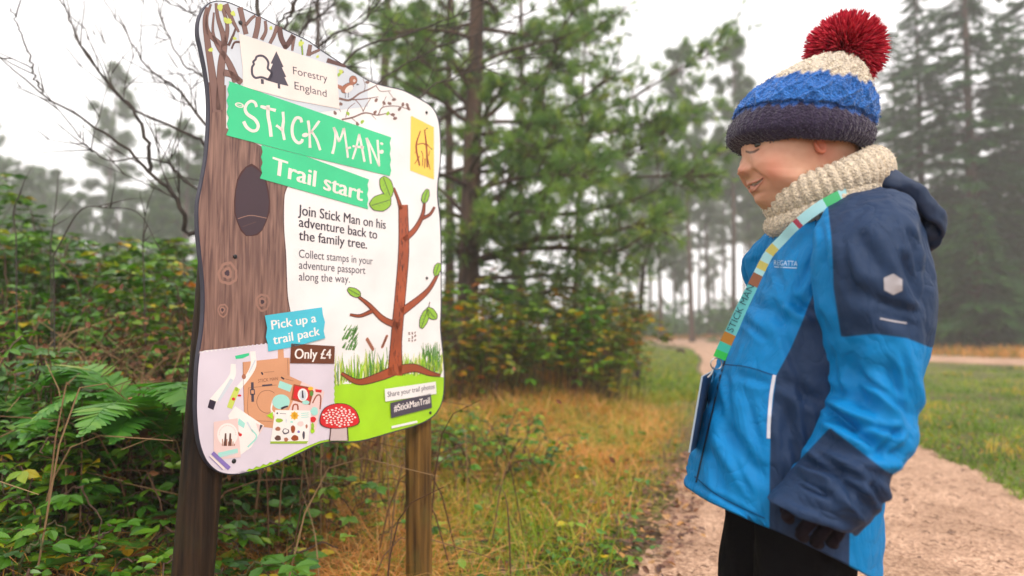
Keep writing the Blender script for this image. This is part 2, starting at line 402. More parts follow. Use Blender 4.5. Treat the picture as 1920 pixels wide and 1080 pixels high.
if ((fs + outw - fs.mean(0))**2).sum() < ((fs - outw - fs.mean(0))**2).sum(): outw = -outw
po = fs + outw * 2.2
n = len(po)
fr = np.array([bp(x, y) for x, y in po]); bk = fr - Bn * .013
j = np.arange(n); j2 = (j + 1) % n
m_edge = mat('board_edge_dark', srgb(48, 46, 62), .5, .4, noise=.2, nscale=60)
inner = np.array([bp(x, y) for x, y in fs])
def ngon(name, rings_idx, V, m, parent, quads=None):
    M = np.array(wmat(parent).inverted()); V = V @ M[:3, :3].T + M[:3, 3]
    me = bpy.data.meshes.new(name); me.from_pydata([tuple(v) for v in V], [], rings_idx + ([] if quads is None else quads.tolist()))
    me.materials.append(m); me.update(); o = bpy.data.objects.new(name, me); C.objects.link(o); o.parent = parent; return o
panel = ngon('panel', [list(range(n)), list(range(2 * n - 1, n - 1, -1))], np.vstack([fr, bk]), m_edge, sign, np.stack([j, j + n, j2 + n, j2], 1))
a = Art(); a.poly(list(fs), 'white', 1); printed = a.build('printed_face', sign)

def clip_left(n0, n1):
    """points of the face outline from index fraction n0 to n1"""
    return list(fs[n0:n1])
def face_between(ya, yb, side):
    """outline points on the left side with ya<y<yb, top to bottom"""
    q = [p for p in fs if ya < p[1] < yb and (p[0] < 420 if side == 'l' else p[0] > 790)]
    return sorted(q, key=lambda p: p[1])
# the printed big tree on the left, with its branches across the top
a = Art()
toppts = [p for p in fs if p[1] < 120 and p[0] < 640 and p[0] > 374]; toppts = sorted(toppts, key=lambda p: p[0])
lft = face_between(20, 200, 'l')
a.poly([(395, 200)] + [p for p in lft[::-1]] + [p for p in toppts if p[1] < 21] + [p for p in toppts if p[1] >= 21 and p[0] > 440] + [(650, 128), (690, 152), (690, 200), (560, 215)], 'pale', 2)
trunk_l = face_between(150, 655, 'l')
a.poly([p for p in trunk_l] + [cD(10, 90), cD(60, 72), cD(200, 58), cD(350, 40), cD(560, 20), (544, 582), (538.6, 550), (536, 480), (532, 425), (533, 367), (541, 345), (540, 300), (424, 240), (424, 160)], 'bark', 3)
a.stroke([(541, 345), (533, 367), (532, 425), (536, 480), (538.6, 550), (544, 585)], 1.6, 'rustline', 4)
for pts, wd, m_ in [
    ([cB(190, 1080), cB(150, 760), cB(100, 420), cB(75, 200), cB(95, 70)], [16, 12, 9, 5], 'twig'),
    ([cB(215, 1060), cB(230, 640), cB(260, 400), cB(200, 180), cB(180, 30)], [15, 13, 10, 6, 4], 'twig'),
    ([cB(250, 450), cB(110, 320), cB(90, 180), cB(130, 40)], [9, 8, 5, 3], 'twig'),
    ([cB(380, 790), cB(300, 600), cB(190, 430), cB(150, 300), cB(160, 120)], [14, 10, 7, 4, 2], 'twig'),
    ([cB(250, 700), cB(330, 720), cB(430, 800)], [12, 10], 'twig'),
    ([cB(260, 440), cB(290, 260), cB(240, 60)], [9, 6, 5], 'twig'),
    ([cB(270, 40), cB(330, 180), cB(400, 310)], [10, 7, 3], 'twig'),
    ([cB(410, 70), cB(440, 200), cB(470, 330)], [9, 8, 8], 'twig'),
    ([cB(460, 250), cB(520, 180), cB(560, 150)], [5, 4], 'twig'),
    ([cB(590, 160), cB(580, 260), cB(555, 370)], [9, 9], 'twig'),
    ([cB(655, 200), cB(660, 300), cB(620, 385)], [4, 6], 'twig'),
    ([cB(770, 250), cB(740, 340), cB(700, 420)], [6, 5], 'twig'),
    ([cB(790, 260), cB(810, 370), cB(860, 470)], [9, 8], 'twigd'),
    ([cB(930, 340), cB(870, 430), cB(840, 460)], [9, 8], 'twigd'),
    ([cB(930, 350), cB(915, 490)], [7, 3], 'twig'),
    ([cB(1090, 430), cB(1070, 540)], [6, 7], 'twig'), ([cB(1180, 480), cB(1090, 520)], [4, 4], 'twig'),
    ([cB(300, 440), cB(350, 330), cB(370, 270)], [4, 2], 'twigd'), ([cB(420, 405), cB(360, 410), cB(330, 470)], [3, 2], 'twigd'),
    ([cB(1000, 380), cB(1010, 470), cB(1015, 530)], [2, 2], 'leaf'), ([cB(1250, 580), cB(1430, 640)], [8, 4], 'twigd')]:
    pts = np.array(pts)
    a.stroke(pts, np.array(wd) * 1.0 + 1.4, 'rustline', 4); a.stroke(pts, np.array(wd), m_, 5)
for x, y, r_ in [(220, 70, 26), (345, 130, 20), (300, 205, 26), (710, 270, 14), (1000, 420, 22), (270, 190, 18), (130, 480, 18), (360, 370, 14), (1385, 690, 18), (1160, 545, 12)]:
    a.ell(*cB(x, y), r_ / 5.1, r_ / 3.9, 'blade3' if (x + y) % 3 else 'blade1', 6, .12, rot=x)
for x, y, rx, ry in [(427, 513, 19, 22), (493, 567, 14, 17), (418, 582, 10, 13)]:
    a.ell(x, y, rx, ry, 'knot', 4, .05); a.ell(x, y, rx * .75, ry * .75, 'bark', 5, .06); a.ell(x - 1, y - 1, rx * .5, ry * .5, 'knot', 6, .08); a.ell(x - 1, y - 1, rx * .25, ry * .25, 'hole', 7, .1)
a.ell(472, 377, 34, 68, 'rustline', 4, .02); a.ell(472, 378, 31.5, 65, 'hole', 5, .02)
a.stroke([(446, 410), (470, 404), (500, 409)], [1.5, 1.5], 'knot', 6); a.stroke([(455, 425), (480, 416)], [1, 1], 'twigd', 6)
a.build('printed_tree', sign)

# twigs and a small bird, top right
a = Art()
for pts, wd in [([cC(75, 310), cC(170, 325), cC(260, 265), cC(350, 225), cC(430, 180)], [9, 8, 6, 5, 2]), ([cC(170, 322), cC(300, 315), cC(430, 295)], [5, 4, 2]),
                ([cC(100, 500), cC(200, 480), cC(310, 440), cC(420, 460), cC(520, 445), cC(590, 490)], [6, 6, 5, 3, 2]), ([cC(290, 430), cC(320, 370), cC(360, 310)], [3, 2]),
                ([cC(220, 320), cC(265, 370), cC(295, 430)], [3, 2]), ([cC(430, 455), cC(470, 390), cC(600, 380), cC(720, 415)], [4, 3, 2]), ([cC(470, 390), cC(480, 340), cC(500, 290)], [2, 1.4]),
                ([cC(135, 480), cC(160, 400), cC(220, 350)], [2.5, 2]), ([cC(300, 250), cC(310, 190), cC(290, 130)], [2.4, 1.4]), ([cC(410, 200), cC(450, 245), cC(540, 240)], [3, 1.5]), ([cC(520, 245), cC(575, 325)], [2, 1]),
                ([cC(180, 480), cC(260, 545)], [2.4, 1]), ([cC(370, 460), cC(410, 500)], [2, 1]), ([cC(90, 340), cC(75, 390), cC(90, 430)], [2, 1.4])]:
    a.stroke(pts, [q * .46 + .3 for q in wd], 'twig', 3)
for x, y in [(400, 435), (530, 355), (620, 405), (650, 365), (700, 400), (515, 445), (560, 455), (285, 520), (240, 540), (410, 325), (330, 165), (90, 360), (155, 445), (480, 350), (570, 320), (40, 440), (75, 95), (100, 70), (690, 370), (580, 490)]:
    a.ell(*cC(x, y), 2.8, 4.2, 'blade1' if x % 2 else 'twig', 4, .05, rot=x * .3, n=10)
a.ell(*cC(150, 215), 13.5, 8.2, 'rustline', 4, rot=-.62); a.ell(*cC(150, 215), 12.6, 7.3, 'bird', 5, rot=-.62); a.ell(*cC(165, 225), 9.5, 5.2, 'cream', 6, rot=-.75)
a.ell(*cC(203, 145), 7.8, 8.6, 'rustline', 4); a.ell(*cC(203, 145), 7, 7.8, 'bird', 6); a.ell(*cC(212, 150), 2.2, 2.6, 'cream', 7, n=10); a.ell(*cC(212, 150), .9, 1, 'ink', 8, n=8)
a.poly([cC(235, 175), cC(260, 185), cC(232, 192)], 'ink', 7); a.poly([cC(60, 180), cC(110, 200), cC(95, 235), cC(60, 215)], 'bird', 5)
a.stroke([cC(130, 260), cC(132, 310)], 1, 'ink', 4); a.stroke([cC(160, 255), cC(158, 305)], 1, 'ink', 4)
a.build('printed_bird_and_twigs', sign)

# logo plate
a = Art(); a.poly([cB(400, 322), cB(1345, 648), cB(1350, 760), cB(1360, 900), cB(1372, 1050), cB(900, 960), cB(440, 835), cB(437, 640)], 'cream', 9); logo = a.build('logo_plate', sign)
a = Art()
tree = [cB(*q) for q in [(560, 575), (575, 545), (620, 537), (660, 560), (685, 605), (680, 660), (710, 690), (715, 735), (685, 765), (640, 750), (605, 745), (560, 750), (530, 715), (528, 650), (545, 620), (540, 595)]]
a.ring(tree, 4.2, 'char', 10)
a.poly([cB(*q) for q in [(762, 494), (832, 645), (815, 650), (858, 742), (840, 745), (880, 830), (798, 812), (800, 856), (776, 852), (774, 806), (670, 775), (715, 690), (700, 680), (728, 615), (706, 612)]], 'char', 10)
a.poly([cB(612, 760), cB(640, 765), cB(642, 812), cB(614, 808)], 'char', 10)
a.build('logo_emblem', logo)
text('Forestry', cB(925, 714), cB(1256, 790), 14.2, 'char', 10, logo); text('England', cB(938, 858), cB(1248, 936), 14.4, 'char', 10, logo)

# green heading banners
def zig(p, q, k, amp):
    p = np.array(p); q = np.array(q); d = unit(q - p); nrm = np.array([-d[1], d[0]])
    return [tuple(p + (q - p) * i / k + nrm * amp * (1 if i % 2 else -1) * (.7 + .3 * sin(i * 2.3))) for i in range(k + 1)]
a = Art()
a.poly([(429, 152)] + [(732, 257)] + zig((732.5, 258), (732, 330), 7, 1.7) + [(573, 292), (426, 254)] + zig((426, 253), (428, 156), 9, 2.6), 'green', 11)
head = a.build('heading_banner', sign)
Wd = 6.0; a = Art()
for pts in [[(275, 228), (262, 192), (230, 178), (195, 200), (178, 245), (200, 290), (258, 330), (288, 380), (275, 422), (235, 428), (192, 398), (165, 350)],
            [(308, 222), (370, 240), (437, 257)], [(372, 214), (372, 300), (388, 390), (397, 478)], [(497, 268), (502, 340), (495, 420), (510, 506)], [(440, 382), (465, 400), (495, 425)],
            [(655, 358), (645, 325), (608, 322), (580, 375), (575, 440), (590, 495), (625, 530), (655, 520), (662, 498)], [(710, 342), (720, 430), (726, 572)], [(805, 345), (765, 400), (728, 450)],
            [(735, 425), (782, 505), (812, 592)], [(926, 398), (940, 460), (932, 550), (915, 622)], [(928, 400), (950, 450), (970, 522)], [(970, 522), (992, 470), (1012, 408)], [(1012, 405), (1030, 530), (1046, 656)],
            [(1070, 568), (1032, 580)], [(1140, 456), (1118, 560), (1085, 668)], [(1140, 456), (1162, 560), (1186, 690)], [(1085, 558), (1180, 570)], [(1202, 488), (1225, 590), (1240, 706)],
            [(1206, 492), (1262, 610), (1310, 728)], [(1295, 505), (1302, 600), (1310, 728)]]:
    P = np.array([cA(*q) for q in pts]); kx = 1 - (P[0][0] - 460) / 270 * .42
    w_ = Wd * kx * rng.uniform(.8, 1.15, 5)
    a.stroke(P, w_, 'cream', 13)
a.ell(*cA(130, 212), 8.6, 4.6, 'cream', 12, rot=.25); a.ell(*cA(130, 212), 6.2, 2.8, 'green', 13, rot=.25); a.stroke([cA(105, 208), cA(172, 222)], 1, 'cream', 14)
a.ell(*cA(685, 464), 6, 4, 'cream', 12, rot=-.2); a.ell(*cA(1330, 606), 4, 3.6, 'cream', 12, rot=-.6); a.ell(*cA(1330, 537), 3, 2.2, 'cream', 12, rot=.4); a.stroke([cA(1300, 600), cA(1340, 590)], 1, 'cream', 13)
a.build('lettering', head)
a = Art()
a.poly([(491, 272), (573, 292.5), (691, 336)] + zig((691, 337), (689, 392), 6, 1.6) + [(489, 335)] + zig((489, 334), (492, 275), 6, 2.2), 'green', 12)
sub = a.build('subheading_banner', sign)
text('Trail start', (509.5, 325.5), (679, 377), 33, 'cream', 14, sub, .018)
# words on the white
wk = dict(layer=5, parent=printed)
text('Join Stick Man on his', (559, 402), (723, 429.5), 19.5, 'ink', bold=.008, **wk)
text('adventure back to', (560.5, 424.5), (707, 448), 19, 'ink', bold=.008, **wk)
text('the family tree.', (560.5, 449.5), (688, 466.5), 19, 'ink', bold=.008, **wk)
text('Collect stamps in your', (560.5, 482.5), (699, 496), 15.5, 'char', **wk)
text('adventure passport', (560.5, 503.5), (685, 513.5), 15.5, 'char', **wk)
text('along the way.', (560.5, 525.5), (656, 530), 15.5, 'char', **wk)

# meadow with grass blades, toadstool and a reddish sapling
a = Art()
rgt = [p for p in face_between(700, 770, 'r')]
bot = sorted([p for p in fs if p[1] > 765 and p[0] > 600], key=lambda p: -p[0])
lowleft = sorted([p for p in fs if p[1] > 820 and 455 < p[0] <= 600], key=lambda p: -p[0])
a.poly([cE(0, 620), cE(150, 615), cE(300, 600), cE(420, 565), cE(560, 545), cE(700, 545), cE(780, 560)] + [(832, 708)] + rgt[1:] + bot + lowleft + [(430, 888), (560, 838), (622, 815)], 'lime', 2)
for k in range(260):
    x = rng.uniform(624, 830); y0 = np.interp(x, [624, 660, 700, 740, 830], [722, 718, 712, 704, 702]) + rng.uniform(-8, 3)
    h = rng.uniform(14, 44) * (1.25 if x < 700 else .95); ln = rng.normal(0, 5)
    xe = min(x + ln, 829)
    a.stroke([(x, y0), (x + ln * .3, y0 - h * .55), (xe, max(y0 - h, 640))], [2.6, 2, .4], ['blade1', 'blade2', 'blade3', 'lime'][k % 4], 3 + k % 3)
for k in range(46):
    x, y = cE(rng.uniform(95, 195), rng.uniform(205, 350)); a.stroke([(x - 3, y + 6), (x + 3, y - 5)], [3, .6], 'blade2', 3)
for x, y in [(285, 330), (390, 310)]:
    for k in range(7): a.ell(*cE(x + (k - 3) * (7 if x < 300 else -5), y + (k - 3) * 12), 2.6, 4, 'bird', 4, rot=.5, n=8)
    a.stroke([cE(x + 15, y + 40), cE(x + 20, y + 130)], 1.2, 'blade2', 4)
for k in range(14): a.ell(*cE(590 + 25 * sin(k * 2.1), 275 + 30 * cos(k * 1.7)), 1.2, 2.4, 'twig', 4, rot=k, n=6)
for k in range(40):
    x = rng.uniform(790, 829); a.stroke([(x, rng.uniform(660, 700)), (min(x + rng.normal(0, 4), 829), rng.uniform(640, 662))], [2.4, .5], 'blade2', 4)
a.build('printed_meadow', sign)
a = Art()
def bough(pts, wd):
    a.stroke(pts, [q + 3 for q in wd], 'rustline', 7); a.stroke(pts, wd, 'rust', 8)
bough([(741, 704), (743, 640), (750, 560), (757, 470), (756, 384)], [26, 19, 18, 18, 15])
bough([(741, 694), (712, 706), (672, 716), (640, 700)], [17, 14, 9, 4]); bough([(747, 694), (778, 690), (806, 700), (826, 704)], [17, 13, 8, 3])
bough([(749, 612), (718, 598), (692, 572), (672, 556)], [12, 9, 6, 3]); bough([(700, 582), (676, 592), (656, 590)], [6, 4, 2])
bough([(753, 585), (786, 560), (806, 540), (822, 512)], [12, 9, 6, 3]); bough([(757, 450), (778, 430), (792, 404), (796, 380)], [10, 7, 5, 2])
bough([(790, 410), (806, 402), (815, 388)], [5, 3, 2]); bough([(752, 392), (746, 372), (738, 352)], [6, 3, 2])
for k in range(60):
    y = rng.uniform(400, 690); x = np.interp(y, [384, 470, 560, 640, 704], [756, 757, 750, 743, 741]) + rng.uniform(-7, 7)
    a.stroke([(x, y), (x + rng.normal(0, 1), y + rng.uniform(5, 14))], [.9, .5], 'rustline', 9)
for x, y, rx, ry, ro in [(725, 350, 11, 20, -.35), (714, 380, 20, 15, -.3), (796, 597, 7, 19, .35), (809, 588, 8, 13, -.7), (798, 368, 6, 13, .3), (820, 505, 6, 12, .3), (664, 548, 13, 7, .5)]:
    a.ell(x, y, rx + 1.3, ry + 1.3, 'ink', 9, .03, ro); a.ell(x, y, rx, ry, 'leaf', 10, .03, ro)
    q = (rx, 0) if rx > ry else (0, ry)
    vx, vy = q[0] * cos(ro) - q[1] * sin(ro), q[0] * sin(ro) + q[1] * cos(ro)
    a.stroke([(x - vx * .9, y - vy * .9), (x + vx * .9, y + vy * .9)], 1.1, 'ink', 11)
    for t in (-.4, 0, .4): a.stroke([(x + vx * t, y + vy * t), (x + vx * (t + .25) - vy * .3, y + vy * (t + .25) + vx * .3)], .7, 'blade2', 11)
a.stroke([(806, 566), (803, 580)], 1.5, 'rustline', 9); a.stroke([(738, 352), (733, 366)], 1.5, 'rustline', 9)
a.build('printed_sapling', sign)
a = Art()
a.poly([(620, 797), (652, 797), (654, 826.5), (617, 826.5)], 'rustline', 22); a.poly([(622, 798), (650, 798), (651.5, 826), (619, 826)], 'stem', 23)
cap = [(601, 792), (603, 776), (612, 764), (630, 757.5), (650, 759), (665, 769), (672, 784), (671, 794), (655, 800), (630, 803), (610, 800)]
cs = croml(cap, 44); cc = cs.mean(0); a.poly(list(cc + (cs - cc) * 1.05), 'rustline', 24); a.poly(list(cs), 'red', 25)
for k in range(60):
    th, r_ = k * 2.4, sqrt(k / 60) * .88; x, y = cc[0] + 35 * r_ * cos(th), cc[1] + 21 * r_ * sin(th)
    if sdf([(x, y)], cs)[0] > 1.5: a.ell(x, y, 1.7 + (k % 3) * .5, 1.2 + (k % 2) * .5, 'paper', 26, n=8)
a.build('printed_toadstool', sign)

# photo panel of the trail pack
a = Art()
ll = [p for p in face_between(660, 850, 'l')]
bl = sorted([p for p in fs if p[1] > 850 and p[0] < 470], key=lambda p: p[0])
scal = []
for i in range(17):
    t = i / 16; x, y = cD(10, 92)[0] * (1 - t) + cD(560, 22)[0] * t, cD(10, 92)[1] * (1 - t) + cD(560, 22)[1] * t
    scal += [(x, y + 1.5), (x + 3, y - 3), (x + 5.5, y - 3)]
rs = [(626 + 1.6 * (i % 2), 683 + i * 5.6) for i in range(23)]
lows = [cD(690, 930), cD(560, 968), cD(420, 1020), cD(320, 1050)]
zl = []
for i in range(15):
    t = i / 14; p = np.array(cD(690, 926)) * (1 - t) + np.array(cD(300, 1050)) * t; zl.append((p[0], p[1] + (2.5 if i % 2 else -1)))
a.poly(scal + [(545, 645), (627, 683)] + rs + [(627, 822), (600, 827), (575, 837)] + zl + bl[::-1] + ll[::-1], 'lilac', 12)
pack = a.build('photo_of_trail_pack', sign)
a = Art(); D = lambda *q: [cD(*p) for p in q]
a.poly(D((362, 165), (640, 135), (640, 60), (685, 60), (688, 130), (735, 130), (735, 520), (600, 690), (415, 665), (372, 560)), 'kraft', 13)
a.stroke(D((372, 560), (362, 165)), 1, 'kraftd', 14); a.stroke(D((718, 135), (722, 330)), .8, 'kraftd', 14); a.stroke(D((405, 370), (640, 345)), .8, 'kraftd', 14); a.stroke(D((405, 370), (415, 600), (600, 640)), .8, 'kraftd', 14)
a.ring(D((555, 390), (610, 410), (640, 480), (610, 545), (555, 570), (500, 545), (472, 480), (500, 410)), 1.0, 'kraftd', 14)
a.stroke(D((437, 325), (440, 480)), 5, 'char', 14); a.stroke(D((437, 380), (440, 425)), 9, 'char', 14); a.stroke(D((437, 388), (440, 416)), 5, 'kraft', 15); a.stroke(D((515, 352), (595, 345)), 3.4, 'char', 14)
a.stroke(D((510, 245), (520, 265)), 3, 'ink', 14); a.stroke(D((530, 247), (610, 240)), .8, 'kraftd', 14)
a.stroke(D((285, 180), (270, 290), (120, 480)), [9, 12, 14], 'paper', 13); a.stroke(D((275, 300), (170, 470)), [7, 5], 'pale', 14); a.poly(D((100, 460), (150, 478), (128, 545), (82, 525)), 'ink', 15)
a.stroke(D((440, 80), (445, 190), (400, 280), (320, 380)), [10, 11, 9, 9], 'paper', 14); a.stroke(D((460, 150), (410, 250)), [3, 2], 'pale', 15)
a.stroke(D((320, 370), (285, 450), (255, 530)), [10, 11, 10], 'blade3', 15); a.ell(*cD(287, 458), 3.2, 3, 'red', 16, n=10); a.ell(*cD(335, 430), 3.6, 2, 'red', 16, n=10); a.ell(*cD(312, 380), 3, 4, 'blade1', 16, n=10)
a.poly(D((300, 115), (410, 92), (412, 112), (360, 135), (305, 140)), 'green', 14); a.ell(*cD(370, 280), 4, 5, 'bird', 15, n=10)
a.poly(D((245, 590), (300, 515), (530, 670), (430, 840), (345, 900)), 'paper', 15); a.poly(D((330, 610), (380, 650), (370, 690), (320, 660)), 'mint', 16); a.poly(D((465, 650), (530, 675), (495, 735)), 'pink', 16)
a.poly(D((500, 660), (520, 668), (490, 720)), 'char', 17); a.stroke(D((395, 640), (440, 720)), [4, 2], 'pale', 16); a.stroke(D((430, 700), (470, 760), (400, 840)), [3, 3], 'mint', 16)
a.poly(D((130, 640), (320, 610), (345, 920), (200, 935), (130, 870)), 'pink', 17); a.ell(*cD(240, 740), 19.5, 21.5, 'paper', 18)
for k in range(16): a.ell(cD(240, 740)[0] + 15.5 * cos(pi + k * pi / 15), cD(240, 740)[1] + 17 * sin(pi + k * pi / 15), 1.2, 1.2, 'pink', 19, n=6)
for x in (225, 262): a.stroke(D((x, 730), (x - 4, 830)), [3, 5], 'twigd', 19)
for k in range(9): a.stroke(D((198 + k * 12, 830), (200 + k * 12, 775 + 20 * (k % 3))), 1.6, 'bird', 19)
a.poly(D((165, 885), (320, 850), (322, 885), (168, 925)), 'mint', 18); a.ell(*cD(342, 742), 3, 3, 'red', 18, n=10); a.ell(*cD(330, 730), 1.5, 3, 'bird', 18, n=8)
a.poly(D((665, 245), (1010, 400), (935, 725), (660, 650), (575, 560), (640, 300)), 'pink', 14); a.poly(D((665, 245), (830, 320), (720, 560), (575, 560), (640, 300)), 'kraft', 14.5)
a.stroke(D((665, 285), (690, 300)), 3, 'ink', 15); a.stroke(D((700, 298), (765, 315)), .8, 'kraftd', 15)
a.poly(D((655, 312), (755, 350), (735, 402), (640, 365)), 'mint', 15); a.ell(*cD(665, 480), 16.5, 14, 'mint', 16); a.stroke(D((600, 470), (590, 550), (650, 600)), 3, 'paper', 16)
a.poly(D((765, 340), (900, 365), (925, 400), (895, 505), (745, 465)), 'rust', 16); a.poly(D((775, 352), (890, 378), (890, 480), (760, 452)), 'red', 17); a.ell(*cD(838, 425), 9.5, 12, 'paper', 18); a.ell(*cD(838, 428), 7, 9.5, 'pale', 18.5); a.stroke(D((835, 390), (838, 450)), [2, 4], 'ink', 19)
a.ell(*cD(900, 375), 5, 3.4, 'sun', 18, n=10); a.ell(*cD(908, 415), 3.4, 5, 'blade2', 18, n=10); a.ell(*cD(862, 485), 7, 4, 'mint', 18, n=10); a.poly(D((935, 380), (990, 385), (985, 408), (940, 402)), 'red', 16)
a.stroke(D((915, 490), (950, 430), (980, 440), (975, 540)), 2.4, 'rust', 16); a.stroke(D((755, 550), (765, 505), (795, 505), (800, 545)), 2.8, 'rust', 16); a.stroke(D((665, 535), (700, 520), (720, 515)), [4, 3], 'ink', 17)
a.poly(D((620, 545), (905, 550), (880, 810), (580, 810)), 'paper', 18); a.poly(D((580, 795), (882, 792), (868, 812), (580, 812)), 'blade1', 19); a.poly(D((550, 590), (600, 560), (600, 620)), 'lime', 19)
a.ell(*cD(772, 590), 6.5, 7, 'sun', 19)
for k in range(8): a.stroke([cD(772, 590), cD(772 + 36 * cos(k * pi / 4), 590 + 36 * sin(k * pi / 4))], 1.4, 'sun', 19)
for y in (572, 588, 604): a.stroke(D((825, y), (885, y - 4)), 1.6, 'mint', 19)
for x, y, rx, ry, m_ in [(650, 628, 7, 4, 'blade1'), (640, 695, 5, 4, 'bird'), (702, 715, 6.5, 5.5, 'char'), (702, 712, 4.5, 3.5, 'paper'), (640, 768, 6, 5, 'twigd'), (705, 780, 4, 4, 'bird'), (775, 768, 7, 5.5, 'rust'), (760, 697, 4.2, 7.5, 'rust'), (820, 655, 6, 5, 'pink'), (845, 745, 2.4, 8, 'char'), (805, 718, 2.6, 2.6, 'purple'), (868, 675, 2, 4, 'bird'), (920, 620, 5.5, 5.5, 'red'), (916, 675, 3, 7, 'leaf'), (930, 555, 7, 8, 'mint'), (915, 710, 4, 5, 'lime'), (750, 640, 3, 2, 'mint'), (706, 630, 1.4, 4, 'pale')]:
    a.ell(*cD(x, y), rx, ry, m_, 20 if (m_, y) != ('paper', 712) else 21, .06, n=12)
a.stroke(D((630, 568), (640, 574)), 3, 'ink', 20); a.stroke(D((655, 572), (705, 576)), .8, 'char', 20)
a.stroke(D((120, 885), (255, 1010)), [7, 8], 'purple', 19); a.stroke(D((100, 905), (215, 1015)), [3, 3.6], 'cream', 19); a.stroke(D((95, 915), (200, 1020)), 1, 'purple', 20)
a.build('pack_contents', pack)
text('STICK MAN', cD(483, 328), cD(640, 308), 6.5, 'kraftd', 15, pack); text('PASSPORT', cD(195, 925), cD(310, 905), 6, 'pale', 19, pack)

# small tags
def tagplate(name, pts, m_, texts, bold):
    a = Art(); a.poly(pts, m_, 22); o = a.build(name, sign)
    for q in texts: text(q[0], q[1], q[2], q[3], q[4], 23, o, bold)
    return o
tagplate('blue_tag', [cc_ for cc_ in [(496.5, 591.5), (604, 576), (605.5, 590), (609.5, 604), (607, 620), (610, 634), (556, 649), (503, 659), (502, 645), (498.5, 632), (501, 615)]], 'blue',
         [('Pick up a', (510, 618), (593, 603.5), 17.5, 'paper'), ('trail pack', (513, 646), (600, 628), 17.5, 'paper')], .012)
tagplate('price_tag', [(546, 644), (628, 649), (627, 682), (544, 681)], 'brown', [('Only £4', (552.5, 672.5), (620.5, 672.5), 19, 'paper')], .012)
tagplate('share_tag', [(721.5, 729.5), (817, 715.5), (818.5, 738.5), (722.5, 753)], 'white', [('Share your trail photos', (727, 744.5), (815, 728.5), 10, 'char')], .006)
tagplate('hashtag_plate', [(732, 755.5), (808, 737.5), (810, 764.5), (733.5, 784)], 'char', [('#StickManTrail', (739, 772), (806, 756), 13, 'paper')], .01)
a = Art(); a.poly([(734, 799), (782, 788.5), (783, 792.5), (734.5, 803.5)], 'white', 22); a.build('small_print_strip', sign)
a = Art(); a.poly([(770.5, 218), (772, 217.5), (813.6, 238.5), (813.8, 336), (812, 336), (769, 319.5)], 'yellow', 5); plaque = a.build('yellow_plaque', sign)
a = Art(); T_ = 'rust'
for pts, wd in [([cC(800, 915), cC(770, 740), cC(808, 600)], [3, 3.4, 2]), ([cC(870, 930), cC(862, 740), cC(845, 590)], [3, 3.4, 2]), ([cC(780, 725), cC(830, 715), cC(865, 735)], [2, 2]), ([cC(865, 720), cC(910, 770)], [2, 1]),
                ([cC(755, 900), cC(800, 830)], [1.4, 2]), ([cC(895, 950), cC(868, 830)], [1.4, 2]), ([cC(825, 920), cC(830, 830), cC(815, 780)], [1.5, 1.6]), ([cC(845, 940), cC(850, 850)], [1.5, 2]), ([cC(775, 790), cC(755, 800)], [1.6, 1]), ([cC(845, 600), cC(875, 575)], [1.4, 1]), ([cC(880, 830), cC(893, 780)], [1.5, 1])]:
    a.stroke(pts, wd, T_, 7)
a.ell(*cC(868, 578), 2, 1.3, 'blade2', 8, n=8); a.ell(*cC(910, 766), 1.6, 1.6, 'blade2', 8, n=8)
a.build('twig_bundle_print', plaque)
# screws
m_screw = mat('screw_dark', (.012, .012, .014), .35, .5)
for x, y, r_ in [(450.5, 42.5, 4), (799.5, 211, 2.6), (440.5, 481, 4), (800, 521.5, 2.6), (806.5, 774, 2.8), (438, 864.5, 4.4)]:
    c0 = bp(x, y, .0005); rr = r_ * .0012 * (1 if x < 500 else 1.35); th = np.arange(14) / 14 * 2 * pi
    rings = []
    for rad, off in [(1, 0), (1, .002), (.8, .003), (.35, .0032)]:
        rings.append(c0 + Bn * off + rr * rad * (np.cos(th)[:, None] * Bd + np.sin(th)[:, None] * np.array([0, 0, 1])))
    V, F = loft(np.array(rings)); mk('screw', V, F, m_screw, sign, True)
